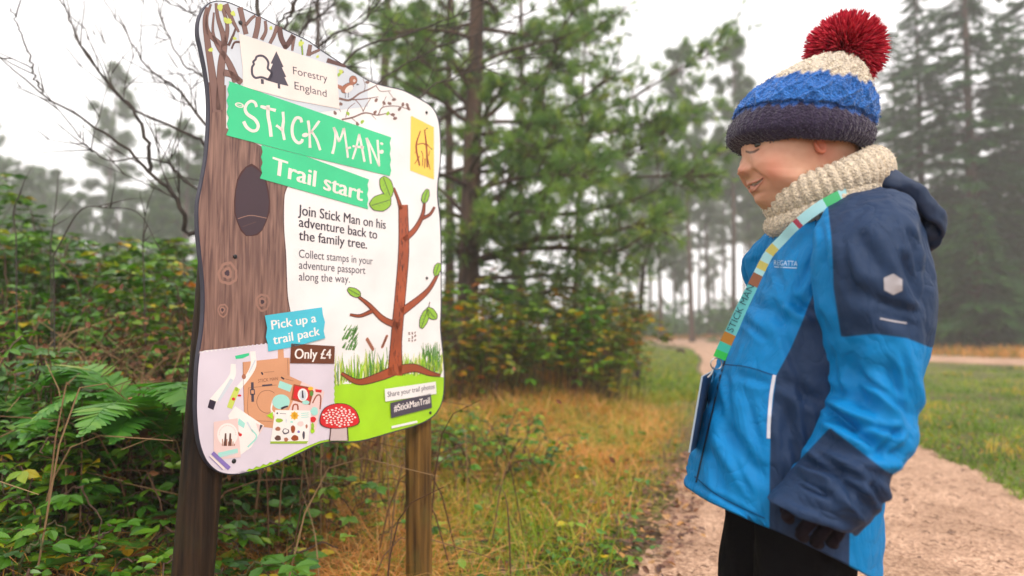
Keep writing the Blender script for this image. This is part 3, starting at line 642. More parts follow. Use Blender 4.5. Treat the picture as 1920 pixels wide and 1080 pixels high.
# posts
def post(top, bot, rad, m_):
    A = bp(*top, -.0155 - rad); B = bp(*bot, -.0155 - rad)
    d = (B - A) / (A[2] - B[2]); Z1 = A; Z0 = A + d * (A[2] + .25)
    t = np.linspace(0, 1, 40)[:, None]; P = Z0 * (1 - t) + Z1 * t
    th = np.arange(40) / 40 * 2 * pi; rings = []
    for i, p in enumerate(P):
        r_ = rad * (1 + .03 * np.sin(3 * th + i * .05) + .012 * np.sin(9 * th + 1.3 + i * .1))
        if i == 39: r_ = r_ * .8
        rings.append(np.stack([p[0] + r_ * np.cos(th), p[1] + r_ * np.sin(th), np.full(40, p[2])], 1))
    V, F = loft(np.array(rings)); return mk('post', V, F, m_, sign, True)
def wood(name, dark, light, mossy):
    m, nt, b, N, L = nodes(name)
    tc = N.new('ShaderNodeTexCoord'); mp = N.new('ShaderNodeMapping'); mp.inputs['Scale'].default_value = (60, 60, 3)
    nz = N.new('ShaderNodeTexNoise'); nz.inputs['Scale'].default_value = 1.2; nz.inputs['Detail'].default_value = 7
    n2 = N.new('ShaderNodeTexNoise'); n2.inputs['Scale'].default_value = 9; n2.inputs['Detail'].default_value = 4
    L.new(tc.outputs['Object'], mp.inputs[0]); L.new(mp.outputs[0], nz.inputs['Vector']); L.new(tc.outputs['Object'], n2.inputs['Vector'])
    rp = N.new('ShaderNodeValToRGB'); e = rp.color_ramp.elements
    e[0].position = .36; e[0].color = (*dark, 1); e[1].position = .66; e[1].color = (*light, 1)
    r2 = N.new('ShaderNodeValToRGB'); e = r2.color_ramp.elements; e[0].position = .55; e[0].color = (0, 0, 0, 1); e[1].position = .75; e[1].color = (.7, .7, .7, 1)
    mx = N.new('ShaderNodeMix'); mx.data_type = 'RGBA'; mx.inputs['B'].default_value = (*mossy, 1)
    L.new(nz.outputs[0], rp.inputs[0]); L.new(n2.outputs[0], r2.inputs[0]); L.new(r2.outputs[0], mx.inputs[0]); L.new(rp.outputs[0], mx.inputs['A'])
    L.new(mx.outputs['Result'], b.inputs['Base Color']); b.inputs['Roughness'].default_value = .65
    b.inputs['Specular IOR Level'].default_value = .2
    bu = N.new('ShaderNodeBump'); bu.inputs['Strength'].default_value = .8; bu.inputs['Distance'].default_value = .006
    L.new(nz.outputs[0], bu.inputs['Height']); L.new(bu.outputs[0], b.inputs['Normal'])
    return m
p1 = post((424, 330), (362, 1060), .043, wood('post_dark_wood', (.006, .003, .002), (.036, .018, .008), (.022, .017, .007))); p1['label'] = 'dark brown stained round post, nearer'
p2 = post((782, 420), (785, 1060), .0385, wood('post_golden_wood', (.04, .019, .005), (.19, .10, .024), (.10, .085, .02))); p2['label'] = 'golden brown round post, farther'
# ------------------------------------------------------------------ the child
YB = 1.25
def px2(P):
    """photo-space position of points, far side mirrored onto the near side (clothes are symmetrical)"""
    Q = np.array(P, float); far = Q[:, 1] > YB; Q[far, 1] = 2 * YB - Q[far, 1]
    return proj(Q)
root_xy = at(1540, 600, YB)
person = thing('person', 'child in blue and navy jacket and bobble hat smiling at the trail sign', 'person', (root_xy[0], YB, 0), 0)
EXTRA = {'Rm': None}
def rings_from(rows, n, m, Yc, expo=2.2, exact=True):
    """rows: (front_px, front_py, back_px, back_py, half depth[, side lift[, Yc]])"""
    rows = [tuple(r) + (0.0,) * (6 - len(r)) if len(r) < 6 else tuple(r) for r in rows]
    rows = [r if len(r) > 6 else r + (Yc,) for r in rows]
    A = crom(np.array(rows, float), n); out = []
    th = np.arange(m) / m * 2 * pi
    c, s_ = np.cos(th), np.sin(th)
    cx = np.sign(c) * np.abs(c) ** (2 / expo); sx = np.sign(s_) * np.abs(s_) ** (2 / expo)
    for r in A:
        f = at(r[0], r[1], r[6]); b_ = at(r[2], r[3], r[6])
        if not exact:
            mid = (f + b_) / 2; ax = (f - b_) / 2
            P = mid + cx[:, None] * ax - sx[:, None] * np.array([0, 1, 0]) * r[4]; P[:, 2] += r[5] * s_**2; out.append(P); continue
        # half length such that the outline seen along the tangents has the measured width
        cy = r[6]; s1, s2 = f[0] / cy, b_[0] / cy; cx_ = (s1 + s2) / 2 * (cy - r[4]**2 / cy)
        a1 = sqrt(max((cx_ - s1 * cy)**2 - s1**2 * r[4]**2, (.35 * (b_[0] - f[0]) / 2)**2))
        k0, k1 = (f[0] + b_[0]) / 2, (b_[0] - f[0]) / 2
        f = f + (b_ - f) * ((cx_ - a1 - k0 + k1) / (2 * k1 + 1e-9)); b2 = at(r[2], r[3], r[6]); f0 = at(r[0], r[1], r[6])
        b_ = f0 + (b2 - f0) * ((cx_ + a1 - k0 + k1) / (2 * k1 + 1e-9))
        mid = (f + b_) / 2; ax = (f - b_) / 2
        P = mid + cx[:, None] * ax - sx[:, None] * np.array([0, 1, 0]) * r[4]
        P[:, 2] += r[5] * s_**2
        out.append(P)
    return np.array(out)
def normals(rings):
    du = np.roll(rings, -1, 1) - np.roll(rings, 1, 1); dv = np.gradient(rings, axis=0)
    nrm = np.cross(du, dv); nrm = unit(nrm)
    cen = rings.mean(1, keepdims=True)
    if ((rings - cen) * nrm).sum() < 0: nrm = -nrm
    return nrm
def fnoise(P, sc, seed=0, oct=3):
    return np.array([mnoise.fractal(Vector(p) * sc + Vector((seed, seed * 1.7, 0)), 1.0, 2.0, oct) for p in P])
def creases(rings, segs, nrm):
    """fold lines given in photo space: (x0,y0,x1,y1, depth_m, width_px)"""
    P = rings.reshape(-1, 3); Q = px2(P); d = np.zeros(len(P))
    for x0, y0, x1, y1, dep, wd in segs:
        a, b_ = np.array([x0, y0]), np.array([x1, y1]); ab = b_ - a; L_ = np.linalg.norm(ab)
        t = ((Q - a) @ ab) / L_**2; perp = ((Q - a) @ np.array([-ab[1], ab[0]])) / L_
        env = np.exp(-np.clip(np.abs(t - .5) - .3, 0, None)**2 / .03)
        u = perp / wd
        d += 1.45 * dep * env * (-np.exp(-u**2) + .75 * np.exp(-(u - 1.8)**2 / 1.2) + .45 * np.exp(-(u + 1.9)**2 / 1.4))
    return rings + nrm * d.reshape(rings.shape[:2])[..., None]

# ---- skin: head and neck in one surface
HP = np.array([(130, 1500, 1535, .018), (138, 1470, 1562, .042), (160, 1434, 1592, .063), (190, 1410, 1608, .073), (220, 1398, 1613, .0765), (250, 1393, 1614, .077), (268, 1392, 1611, .0765),
    (285, 1393, 1606, .075), (300, 1396, 1600, .0735), (315, 1399, 1595, .071), (330, 1402, 1590, .068), (341, 1404, 1587, .0655), (350, 1408, 1585, .063), (358, 1412, 1584, .060), (366, 1416, 1583, .056),
    (375, 1420, 1582, .051), (385, 1427, 1582, .046), (395, 1441, 1582, .044), (408, 1468, 1584, .046), (440, 1480, 1592, .05), (480, 1484, 1605, .056), (520, 1480, 1620, .08)], float)
ys = np.concatenate([np.linspace(130, 268, 50), np.linspace(269, 400, 130), np.linspace(403, 520, 24)])
m = 200; th = (np.arange(m) / m * 2 * pi); th = th - .55 * np.sin(th)          # denser towards the face
rings = []
for y in ys:
    xf, xb, hw = [np.interp(y, HP[:, 0], HP[:, k]) for k in (1, 2, 3)]
    if 135 < y < 500:                                    # soften the polyline
        q = [np.interp([y - 4, y, y + 4], HP[:, 0], HP[:, k]).mean() for k in (1, 2, 3)]; xf, xb, hw = q
    c, s_ = np.cos(th), np.sin(th)
    e_ = 2.15
    cx = np.sign(c) * np.abs(c) ** (2 / e_); sx = np.sign(s_) * np.abs(s_) ** (2 / e_)
    f, b_ = at(xf, y, YB), at(xb, y, YB); sh = .42
    mid = f * (1 - sh) + b_ * sh
    ax = np.where(c[:, None] > 0, f - mid, mid - b_)
    P = mid + cx[:, None] * ax - (sx * hw)[:, None] * np.array([0, 1, 0]); P[:, 2] = f[2] * (c > 0) + np.where(c > 0, 0, f[2])
    rings.append(P)
rings = np.array(rings); nrm = normals(rings)
PXM = YB / FPX
Yl = np.abs(rings[..., 1] - YB); front = rings[..., 0] < at(1480, 300, YB)[0]
yy = np.repeat(ys[:, None], m, 1)
amp = np.interp(yy, [292, 300, 307, 313, 318, 323, 328, 332, 336], [0, 3, 7.5, 13, 16.5, 16.5, 11.5, 4, 0]) * PXM
sig = np.interp(yy, [292, 305, 318, 328], [.0065, .009, .0128, .0140])
nose = amp * np.exp(-(Yl / sig)**2.4) * front
ala = .0040 * np.exp(-((Yl - .0115) / .004)**2 - ((yy - 321) / 6)**2) * front
g = lambda y0, px0, sy, sYpx: np.exp(-((yy - y0) / sy)**2) * np.exp(-((rings[..., 0] - at(px0, y0, YB)[0]) / (sYpx * PXM))**2) * (Yl > .012)
Qr = px2(rings.reshape(-1, 3)).reshape(*rings.shape[:2], 2); PXx = Qr[..., 0]; yq = Qr[..., 1]
sx_ = PXx - np.interp(yq, [268, 276, 288, 302, 315, 325, 331, 340], [1402, 1405, 1408, 1410, 1415, 1424, 1433, 1438])
ss = lambda a_, b_, v: np.clip((v - a_) / (b_ - a_), 0, 1)**2 * (3 - 2 * np.clip((v - a_) / (b_ - a_), 0, 1))
cheek = ss(-6, 12, sx_) * np.exp(-(np.clip(sx_ - 20, 0, None) / 48)**2) * ss(268, 306, yq) * (1 - ss(316, 362, yq)) * (Yl > .010)
dd = .0105 * cheek - .0065 * g(281, 1403, 9, 9) + .0042 * g(321, 1402, 7, 7) + .0055 * g(352, 1462, 20, 26)
dd -= .0012 * np.exp(-(sx_ / 4)**2) * ss(305, 318, yq) * (1 - ss(328, 338, yq)) * (Yl > .012)
dd += .0018 * np.exp(-((yy - 357) / 4)**2) * np.exp(-(Yl / .02)**2) * front - .0022 * np.exp(-((yy - 365) / 3.5)**2) * np.exp(-(Yl / .022)**2) * front + .0025 * np.exp(-((yy - 376) / 7)**2) * np.exp(-(Yl / .016)**2) * front
rings[..., 0] -= nose
rings += nrm * (dd + ala)[..., None]
P = rings.reshape(-1, 3); Q = px2(P)
mouth = [(1405.5, 346), (1411, 345), (1420, 341), (1433, 331.5), (1430, 338), (1422, 346), (1415, 350.5), (1408, 349)]
lips = [(1401, 340.5), (1408, 340.5), (1420, 336.5), (1434, 330), (1435, 333), (1429, 344), (1422, 353), (1416, 360), (1411, 360), (1404, 348)]
sm, sl_ = sdf(Q, mouth), sdf(Q, lips)
isf = (rings[..., 0] < at(1445, 330, YB)[0]).ravel()
nr = normals(rings).reshape(-1, 3)
P = P - nr * (np.clip(sm / 3, 0, 1) * .004 * isf)[:, None] + nr * (np.clip(1 - np.abs(sl_ - 2.5) / 3, 0, 1) * (sm < 0) * .0016 * isf)[:, None]
col = np.tile(np.array([.56, .285, .185]), (len(P), 1))
def blend(col, k, c): return col * (1 - k[:, None]) + np.array(c) * k[:, None]
gq = lambda x, y, s_: np.exp(-(((Q[:, 0] - x) / s_)**2 + ((Q[:, 1] - y) / s_)**2))
mot = fnoise(P, 55, 3, 4); col = col * (1 + .16 * mot[:, None] * np.array([.5, 1, 1.1]))
col = blend(col, .7 * gq(1448, 316, 26), (.60, .22, .145)); col = blend(col, .55 * gq(1386, 319, 12), (.60, .215, .145)); col = blend(col, .5 * gq(1550, 285, 20), (.55, .16, .10))
col = blend(col, np.clip(sl_ / 1.5 + .3, 0, 1) * isf * .6, (.46, .15, .115)); col = blend(col, np.clip(sm / 1.2 + .2, 0, 1) * isf, (.13, .035, .028))
tm = sdf(Q, [(1408, 345.5), (1418, 342), (1428, 336), (1427, 339), (1419, 345.5), (1410, 348.5)])
col = blend(col, np.clip(tm / .8 + .3, 0, 1) * isf * .9, (.52, .46, .40))
lash = sdf(Q, [(1398, 282), (1406, 284), (1414, 282.5), (1423, 278), (1424, 280.5), (1415, 286.5), (1406, 288), (1398, 285.5)]); col = blend(col, np.clip(lash + .8, 0, 1) * isf * .85, (.06, .03, .02))
brow = sdf(Q, [(1397, 268), (1410, 264), (1430, 264), (1430, 267), (1410, 269), (1398, 272)]); col = blend(col, np.clip(brow + .5, 0, 1) * isf * .7, (.12, .06, .03))
m_skin, nt, b, N, L = nodes('skin')
a_ = N.new('ShaderNodeAttribute'); a_.attribute_name = 'col'; L.new(a_.outputs['Color'], b.inputs['Base Color'])
b.inputs['Roughness'].default_value = .5; b.inputs['Subsurface Weight'].default_value = .25; b.inputs['Subsurface Radius'].default_value = (.01, .004, .002); b.inputs['Subsurface Scale'].default_value = .6
V, F = loft(P.reshape(rings.shape)); colv = np.vstack([np.c_[col, np.ones(len(col))], [[.5, .26, .17, 1]] * 2])
# ear, joined into the same mesh
ear = []
ec = at(1536, 274, YB - .073)
for i, (r_, o_) in enumerate([(1, 0), (1.06, -.004), (.95, -.008), (.6, -.007), (.35, -.003)]):
    t = np.arange(24) / 24 * 2 * pi; ear.append(np.stack([ec[0] + .010 * r_ * np.cos(t) - .003 * np.sin(t), np.full(24, ec[1] + o_), ec[2] + .014 * r_ * np.sin(t)], 1))
EV, EF = loft(np.array(ear))
FF = [np.concatenate([F[0], EF[0] + len(V)]), np.concatenate([F[1], EF[1] + len(V)])]
colv = np.vstack([colv, [[.56, .17, .10, 1]] * len(EV)])
mk('body', np.vstack([V, EV]), FF, m_skin, person, True, {'col': colv})
m_eye = mat('eye_dark', (.02, .012, .008), .15, .6)
for s_ in (-1, 1):
    c0 = at(1412, 280.5, YB); c0 = np.array([c0[0] + .002, YB + s_ * .031, c0[2]])
    rr = []
    for k in range(1, 10):
        p_ = k / 10 * pi; t = np.arange(16) / 16 * 2 * pi; rr.append(c0 + .0105 * np.stack([np.sin(p_) * np.cos(t), np.sin(p_) * np.sin(t), np.full(16, cos(p_))], 1))
    V, F = loft(np.array(rr)); mk('eye', V, F, m_eye, person, True)

# ---- jacket
def cloth_mat(name):
    m, nt, b, N, L = nodes(name)
    a_ = N.new('ShaderNodeAttribute'); a_.attribute_name = 'panel'
    r_ = N.new('ShaderNodeMapRange'); r_.inputs['From Min'].default_value = -.9; r_.inputs['From Max'].default_value = .9
    mx = N.new('ShaderNodeMix'); mx.data_type = 'RGBA'; mx.inputs['A'].default_value = (.0002, .168, .43, 1); mx.inputs['B'].default_value = (.014, .033, .082, 1)
    L.new(a_.outputs['Fac'], r_.inputs['Value']); L.new(r_.outputs[0], mx.inputs[0]); L.new(mx.outputs['Result'], b.inputs['Base Color'])
    b.inputs['Roughness'].default_value = .6; b.inputs['Specular IOR Level'].default_value = .18
    tc = N.new('ShaderNodeTexCoord'); n1 = N.new('ShaderNodeTexNoise'); n1.inputs['Scale'].default_value = 38; n1.inputs['Detail'].default_value = 5; n1.inputs['Distortion'].default_value = .8
    n2 = N.new('ShaderNodeTexNoise'); n2.inputs['Scale'].default_value = 900
    L.new(tc.outputs['Object'], n1.inputs['Vector']); L.new(tc.outputs['Object'], n2.inputs['Vector'])
    b1 = N.new('ShaderNodeBump'); b1.inputs['Strength'].default_value = .35; b1.inputs['Distance'].default_value = .006
    n3 = N.new('ShaderNodeTexNoise'); n3.inputs['Scale'].default_value = 13; n3.inputs['Detail'].default_value = 3; n3.inputs['Distortion'].default_value = 1.2
    mp3 = N.new('ShaderNodeMapping'); mp3.inputs['Scale'].default_value = (1, 1, .55); mp3.inputs['Rotation'].default_value = (0, .5, 0)
    L.new(tc.outputs['Object'], mp3.inputs[0]); L.new(mp3.outputs[0], n3.inputs['Vector'])
    m1 = N.new('ShaderNodeMath'); m1.operation = 'SUBTRACT'; m1.inputs[1].default_value = .5; L.new(n3.outputs[0], m1.inputs[0])
    m2_ = N.new('ShaderNodeMath'); m2_.operation = 'ABSOLUTE'; L.new(m1.outputs[0], m2_.inputs[0])
    m3 = N.new('ShaderNodeMath'); m3.operation = 'POWER'; m3.inputs[1].default_value = .6; L.new(m2_.outputs[0], m3.inputs[0])
    b3 = N.new('ShaderNodeBump'); b3.inputs['Strength'].default_value = .55; b3.inputs['Distance'].default_value = .012; L.new(m3.outputs[0], b3.inputs['Height']); L.new(b3.outputs[0], b1.inputs['Normal'])
    b2 = N.new('ShaderNodeBump'); b2.inputs['Strength'].default_value = .15; b2.inputs['Distance'].default_value = .0006
    L.new(n1.outputs[0], b1.inputs['Height']); L.new(n2.outputs[0], b2.inputs['Height']); L.new(b1.outputs[0], b2.inputs['Normal']); L.new(b2.outputs[0], b.inputs['Normal'])
    return m
m_jacket = cloth_mat('jacket_shell')
YOKE = [(1551, 372), (1560, 460), (1563, 540), (1577, 632), (1640, 626), (1700, 634), (1745, 652), (1800, 640), (1800, 330), (1620, 338), (1585, 352)]
SIDE = [(1528, 541), (1504, 604), (1482, 655), (1456, 703), (1445, 790), (1443, 905), (1442, 1120), (1592, 1120), (1594, 900), (1594, 541)]
CUFF = [(1556, 802), (1662, 884), (1800, 940), (1700, 1080), (1400, 1000), (1430, 935), (1490, 872)]
PIPE = [(1741, 482), (1780, 474), (1760, 590), (1728, 572)]
torso_rows = [(1470, 428, 1648, 350, .066), (1452, 448, 1690, 378, .105, .012), (1437, 482, 1722, 432, .140, .01), (1409, 546, 1744, 522, .150), (1380, 605, 1748, 612, .152), (1354, 664, 1718, 720, .155),
              (1334, 728, 1688, 808, .156), (1318, 795, 1656, 892, .156), (1302, 860, 1652, 996, .160, .008), (1286, 914, 1646, 1086, .160, .018)]
tr = rings_from(torso_rows, 150, 190, YB, 2.3); nr = normals(tr)
flat_ = tr.reshape(-1, 3)
d = .006 * fnoise(flat_ * np.array([1, 1, .55]), 9, 3) + .0025 * fnoise(flat_, 26, 8)
tr = tr + nr * d.reshape(tr.shape[:2])[..., None]
tr = creases(tr, [(1400, 560, 1490, 610, .004, 14), (1480, 560, 1530, 590, .007, 10), (1490, 590, 1540, 540, .004, 12), (1340, 740, 1380, 840, .004, 12), (1355, 800, 1430, 900, .005, 14), (1330, 840, 1360, 930, .004, 11),
                  (1470, 760, 1500, 880, .005, 12), (1450, 560, 1500, 720, .003, 8), (1490, 560, 1530, 470, .004, 7), (1395, 600, 1440, 640, .0025, 6), (1360, 690, 1372, 790, .003, 6), (1400, 740, 1430, 860, .003, 7), (1372, 850, 1410, 930, .003, 6), (1466, 800, 1476, 930, .003, 6), (1500, 700, 1520, 850, .004, 8), (1440, 470, 1470, 540, .0025, 7), (1380, 700, 1440, 720, .003, 9), (1300, 905, 1440, 985, .0022, 5), (1468, 710, 1540, 760, .005, 12)], nr)
V, F = loft(tr, cap=False)
# turn the hem in
hem = tr[-1]; inner_h = hem + (hem.mean(0) - hem) * .05 + np.array([0, 0, .015]); V = np.vstack([V, inner_h]); n0 = len(V) - 190; j = np.arange(190); j2 = (j + 1) % 190
F = [np.vstack([F[0], np.stack([n0 - 190 + j, n0 - 190 + j2, n0 + j2, n0 + j], 1)])]
Q = px2(V); pan = np.maximum(sdf(Q, SIDE), np.where(Q[:, 0] > 1556, sdf(Q, YOKE), -50))
torsoV, torsoF = V, F
jacket = mk('jacket', V, F, m_jacket, person, True, {'panel': np.clip(pan, -30, 30)})
bv_t = BVHTree.FromPolygons([Vector(v) for v in V], F[0].tolist())
# sleeves
YS = 1.075
slv = [(1578, 374, 1650, 352, .02, 0, 1.155), (1545, 398, 1700, 378, .058, 0, 1.12), (1530, 428, 1722, 412, .078, 0, 1.09), (1527, 475, 1728, 466, .084, 0, 1.075), (1530, 560, 1731, 562, .085, 0, YS), (1546, 640, 1729, 648, .082, 0, YS), (1563, 706, 1724, 724, .078, 0, YS), (1548, 752, 1722, 786, .079, 0, 1.07),
       (1536, 792, 1712, 840, .080, 0, 1.06), (1514, 842, 1668, 888, .076, 0, 1.05), (1487, 890, 1652, 944, .073, 0, 1.045), (1441, 934, 1608, 994, .066, 0, 1.045), (1452, 930, 1600, 984, .058, 0, 1.045), (1490, 890, 1630, 935, .05, 0, 1.045)]
srings = rings_from(slv, 170, 120, YS, 2.15); nr = normals(srings)
fl = srings.reshape(-1, 3)
d = .006 * fnoise(fl * np.array([1, 1, .7]), 11, 5) + .003 * fnoise(fl, 28, 2)
srings = srings + nr * d.reshape(srings.shape[:2])[..., None]
srings = creases(srings, [(1552, 775, 1650, 838, .012, 11), (1560, 735, 1650, 770, .006, 13), (1500, 862, 1580, 890, .010, 9), (1560, 880, 1640, 960, .008, 13), (1600, 850, 1700, 850, .006, 12), (1590, 660, 1620, 760, .006, 16),
                          (1660, 680, 1720, 800, .007, 16), (1540, 470, 1560, 600, .004, 10), (1600, 430, 1660, 520, .005, 18), (1690, 470, 1735, 580, .006, 14), (1480, 935, 1600, 985, .003, 7), (1600, 540, 1720, 610, .004, 18), (1630, 905, 1660, 950, .007, 8), (1575, 790, 1690, 815, .005, 6), (1545, 760, 1600, 800, .006, 6), (1610, 700, 1700, 770, .0045, 7), (1690, 660, 1715, 760, .004, 6), (1560, 660, 1580, 730, .004, 6), (1530, 850, 1620, 905, .006, 6), (1500, 905, 1560, 935, .005, 6), (1590, 930, 1625, 970, .005, 5), (1580, 440, 1600, 560, .003, 8), (1640, 560, 1730, 590, .003, 7), (1540, 420, 1550, 520, .003, 5), (1700, 420, 1728, 520, .004, 6), (1650, 850, 1690, 800, .005, 6)], nr)
V, F = loft(srings); Q = proj(V)
pan = np.maximum(np.maximum(sdf(Q, YOKE), sdf(Q, CUFF)), -50); pan = np.where(sdf(Q, PIPE) > 0, -sdf(Q, PIPE), pan)
sl1 = mk('sleeve', V, F, m_jacket, jacket, True, {'panel': np.clip(pan, -30, 30)})
slvV, slvF = V, F
bv_s = BVHTree.FromPolygons([Vector(v) for v in V], F[0].tolist())
V2 = V.copy(); V2[:, 1] = 2 * YB - V2[:, 1]; V2[:, 0] += .30 * np.clip(1.02 - V2[:, 2], 0, 1)
mk('sleeve', V2, F, m_jacket, jacket, True, {'panel': np.clip(pan, -30, 30)})
# collar stand and hood
m_navy = mat('hood_navy', (.011, .026, .066), .6, .35, bump=.25, bscale=30)
m_blue = mat('trim_blue', (.002, .2, .62), .6, .35)
hd = [(1585, 352, 1600, 392, .070), (1625, 336, 1632, 384, .095), (1655, 344, 1655, 398, .105), (1683, 356, 1672, 420, .105), (1706, 380, 1690, 446, .10), (1724, 410, 1704, 468, .09), (1734, 438, 1714, 478, .078), (1732, 462, 1718, 480, .055)]
hr = rings_from(hd, 60, 90, YB, 2.6, False); nr = normals(hr)
hr = hr + nr * (.012 * fnoise(hr.reshape(-1, 3), 13, 4) + .004 * fnoise(hr.reshape(-1, 3), 34, 4)).reshape(hr.shape[:2])[..., None]
hr = creases(hr, [(1630, 352, 1700, 372, .006, 7), (1680, 395, 1745, 430, .012, 9), (1700, 375, 1760, 440, .007, 7)], nr)
V, F = loft(hr); mk('hood', V, F, m_navy, jacket, True)
cr_ = rings_from([(1462, 452, 1660, 372, .082, .0), (1468, 424, 1655, 340, .086, .0), (1478, 412, 1648, 332, .083)], 12, 80, YB, 2.1)
V, F = loft(cr_, cap=False); mk('collar', V, F, m_navy, jacket, True)

def hit(px, py, bvs):
    d = Vector(ray(px, py)).normalized(); best = None
    for b_ in bvs:
        h = b_.ray_cast(Vector(CAM), d)
        if h[0] is not None and (best is None or h[3] < best[1]): best = (np.array(h[0]), h[3])
    return None if best is None else best[0] - np.array(d) * .0012
def decal_strip(name, pts, wd, m_, parent, bvs, n=24, thick=.0):
    P = crom(np.array(pts, float), n); T = unit(np.gradient(P, axis=0)); Qn = np.stack([-T[:, 1], T[:, 0]], 1) * wd / 2
    A = [hit(*p, bvs) for p in P + Qn]; B = [hit(*p, bvs) for p in P - Qn]
    ok = [i for i in range(n) if A[i] is not None and B[i] is not None]
    V = np.array([A[i] for i in ok] + [B[i] for i in ok]); k = len(ok); i = np.arange(k - 1)
    return mk(name, V, np.stack([i, i + 1, k + i + 1, k + i], 1), m_, parent, True)
m_refl = mat('reflective_trim', (.55, .55, .62), .35, .6); m_badge = mat('badge_grey', (.36, .34, .37), .5, .4); m_seam = mat('seam_thread', (.003, .03, .11), .7, .2)
m_seamn = mat('seam_navy', (.006, .012, .03), .7, .2)
decal_strip('pocket_zip', [(1452, 703), (1446, 740), (1442, 790), (1441, 822)], 6.5, m_refl, jacket, [bv_t])
decal_strip('pocket_seam', [(1355, 683), (1400, 688), (1449, 703)], 1.8, m_seam, jacket, [bv_t])
decal_strip('zip_placket', [(1424, 520), (1397, 585), (1372, 640), (1352, 700), (1336, 770), (1322, 830), (1305, 905)], 3.2, m_seamn, jacket, [bv_t], 50)
decal_strip('hem_seam', [(1302, 893), (1340, 925), (1390, 952), (1434, 972)], 1.8, m_seam, jacket, [bv_t])
decal_strip('armhole_seam', [(1530, 412), (1526, 470)], 2, m_seam, jacket, [bv_t], 8)
hx = [(1657, 521), (1675, 513), (1692, 524), (1692, 545), (1675, 553), (1658, 544)]
hc = np.array([1675, 533.]); hx = np.array(hx, float); V = [hit(*hc, [bv_s])]
hp = np.concatenate([hx * (1 - t_) + np.roll(hx, -1, 0) * t_ for t_ in (0, .25, .5, .75)]); hp = hp[np.argsort(np.arctan2(*(hp - hc).T[::-1]))]
for rr_ in (.25, .5, .75, 1): V += [hit(*(hc + (p - hc) * rr_), [bv_s]) for p in hp]
k = np.arange(24); k2 = (k + 1) % 24
mk('reflective_badge', np.array(V), [np.stack([np.zeros(24, int), 1 + k, 1 + k2], 1), np.vstack([np.stack([1 + q * 24 + k, 25 + q * 24 + k, 25 + q * 24 + k2, 1 + q * 24 + k2], 1) for q in range(3)])], m_badge, jacket)
decal_strip('sleeve_print', [(1650, 597), (1675, 602), (1700, 606)], 3, m_badge, jacket, [bv_s], 10)
def wrap_text(body, a, b_, capx, m_, parent, bvs, name='lettering', plane=None, shear=0.0, bold=.03):
    cu = bpy.data.curves.new('t', 'FONT'); cu.body = body; cu.offset = bold; cu.resolution_u = 3
    to = bpy.data.objects.new('t', cu); C.objects.link(to)
    me = bpy.data.meshes.new_from_object(to.evaluated_get(bpy.context.evaluated_depsgraph_get())); bpy.data.objects.remove(to)
    co = np.array([v.co[:] for v in me.vertices]); fs_ = [list(p.vertices) for p in me.polygons]
    x0, x1 = co[:, 0].min(), co[:, 0].max(); a, b_ = np.array(a, float), np.array(b_, float)
    ex = b_ - a; ey = np.array([ex[1], -ex[0]]) / np.linalg.norm(ex) * capx
    if shear is None: ey = np.array([0, -capx])
    PX = a + ((co[:, 0] - x0) / (x1 - x0))[:, None] * ex + (co[:, 1] / .7)[:, None] * ey
    V = np.array([plane(*p) if plane else hit(*p, bvs) for p in PX])
    M = np.array(wmat(parent).inverted()); V = V @ M[:3, :3].T + M[:3, 3]
    m2 = bpy.data.meshes.new(name); m2.from_pydata([tuple(v) for v in V], [], fs_); m2.materials.append(m_); m2.update()
    o = bpy.data.objects.new(name, m2); C.objects.link(o); o.parent = parent; return o
m_logo = mat('logo_print', (.42, .56, .74), .5, .3)
wrap_text('REGATTA', (1451, 497), (1495, 499), 9.5, m_logo, jacket, [bv_t], 'chest_logo', bold=0)
decal_strip('chest_logo_bar', [(1452, 500.5), (1494, 502.5)], 1.6, m_logo, jacket, [bv_t], 8)

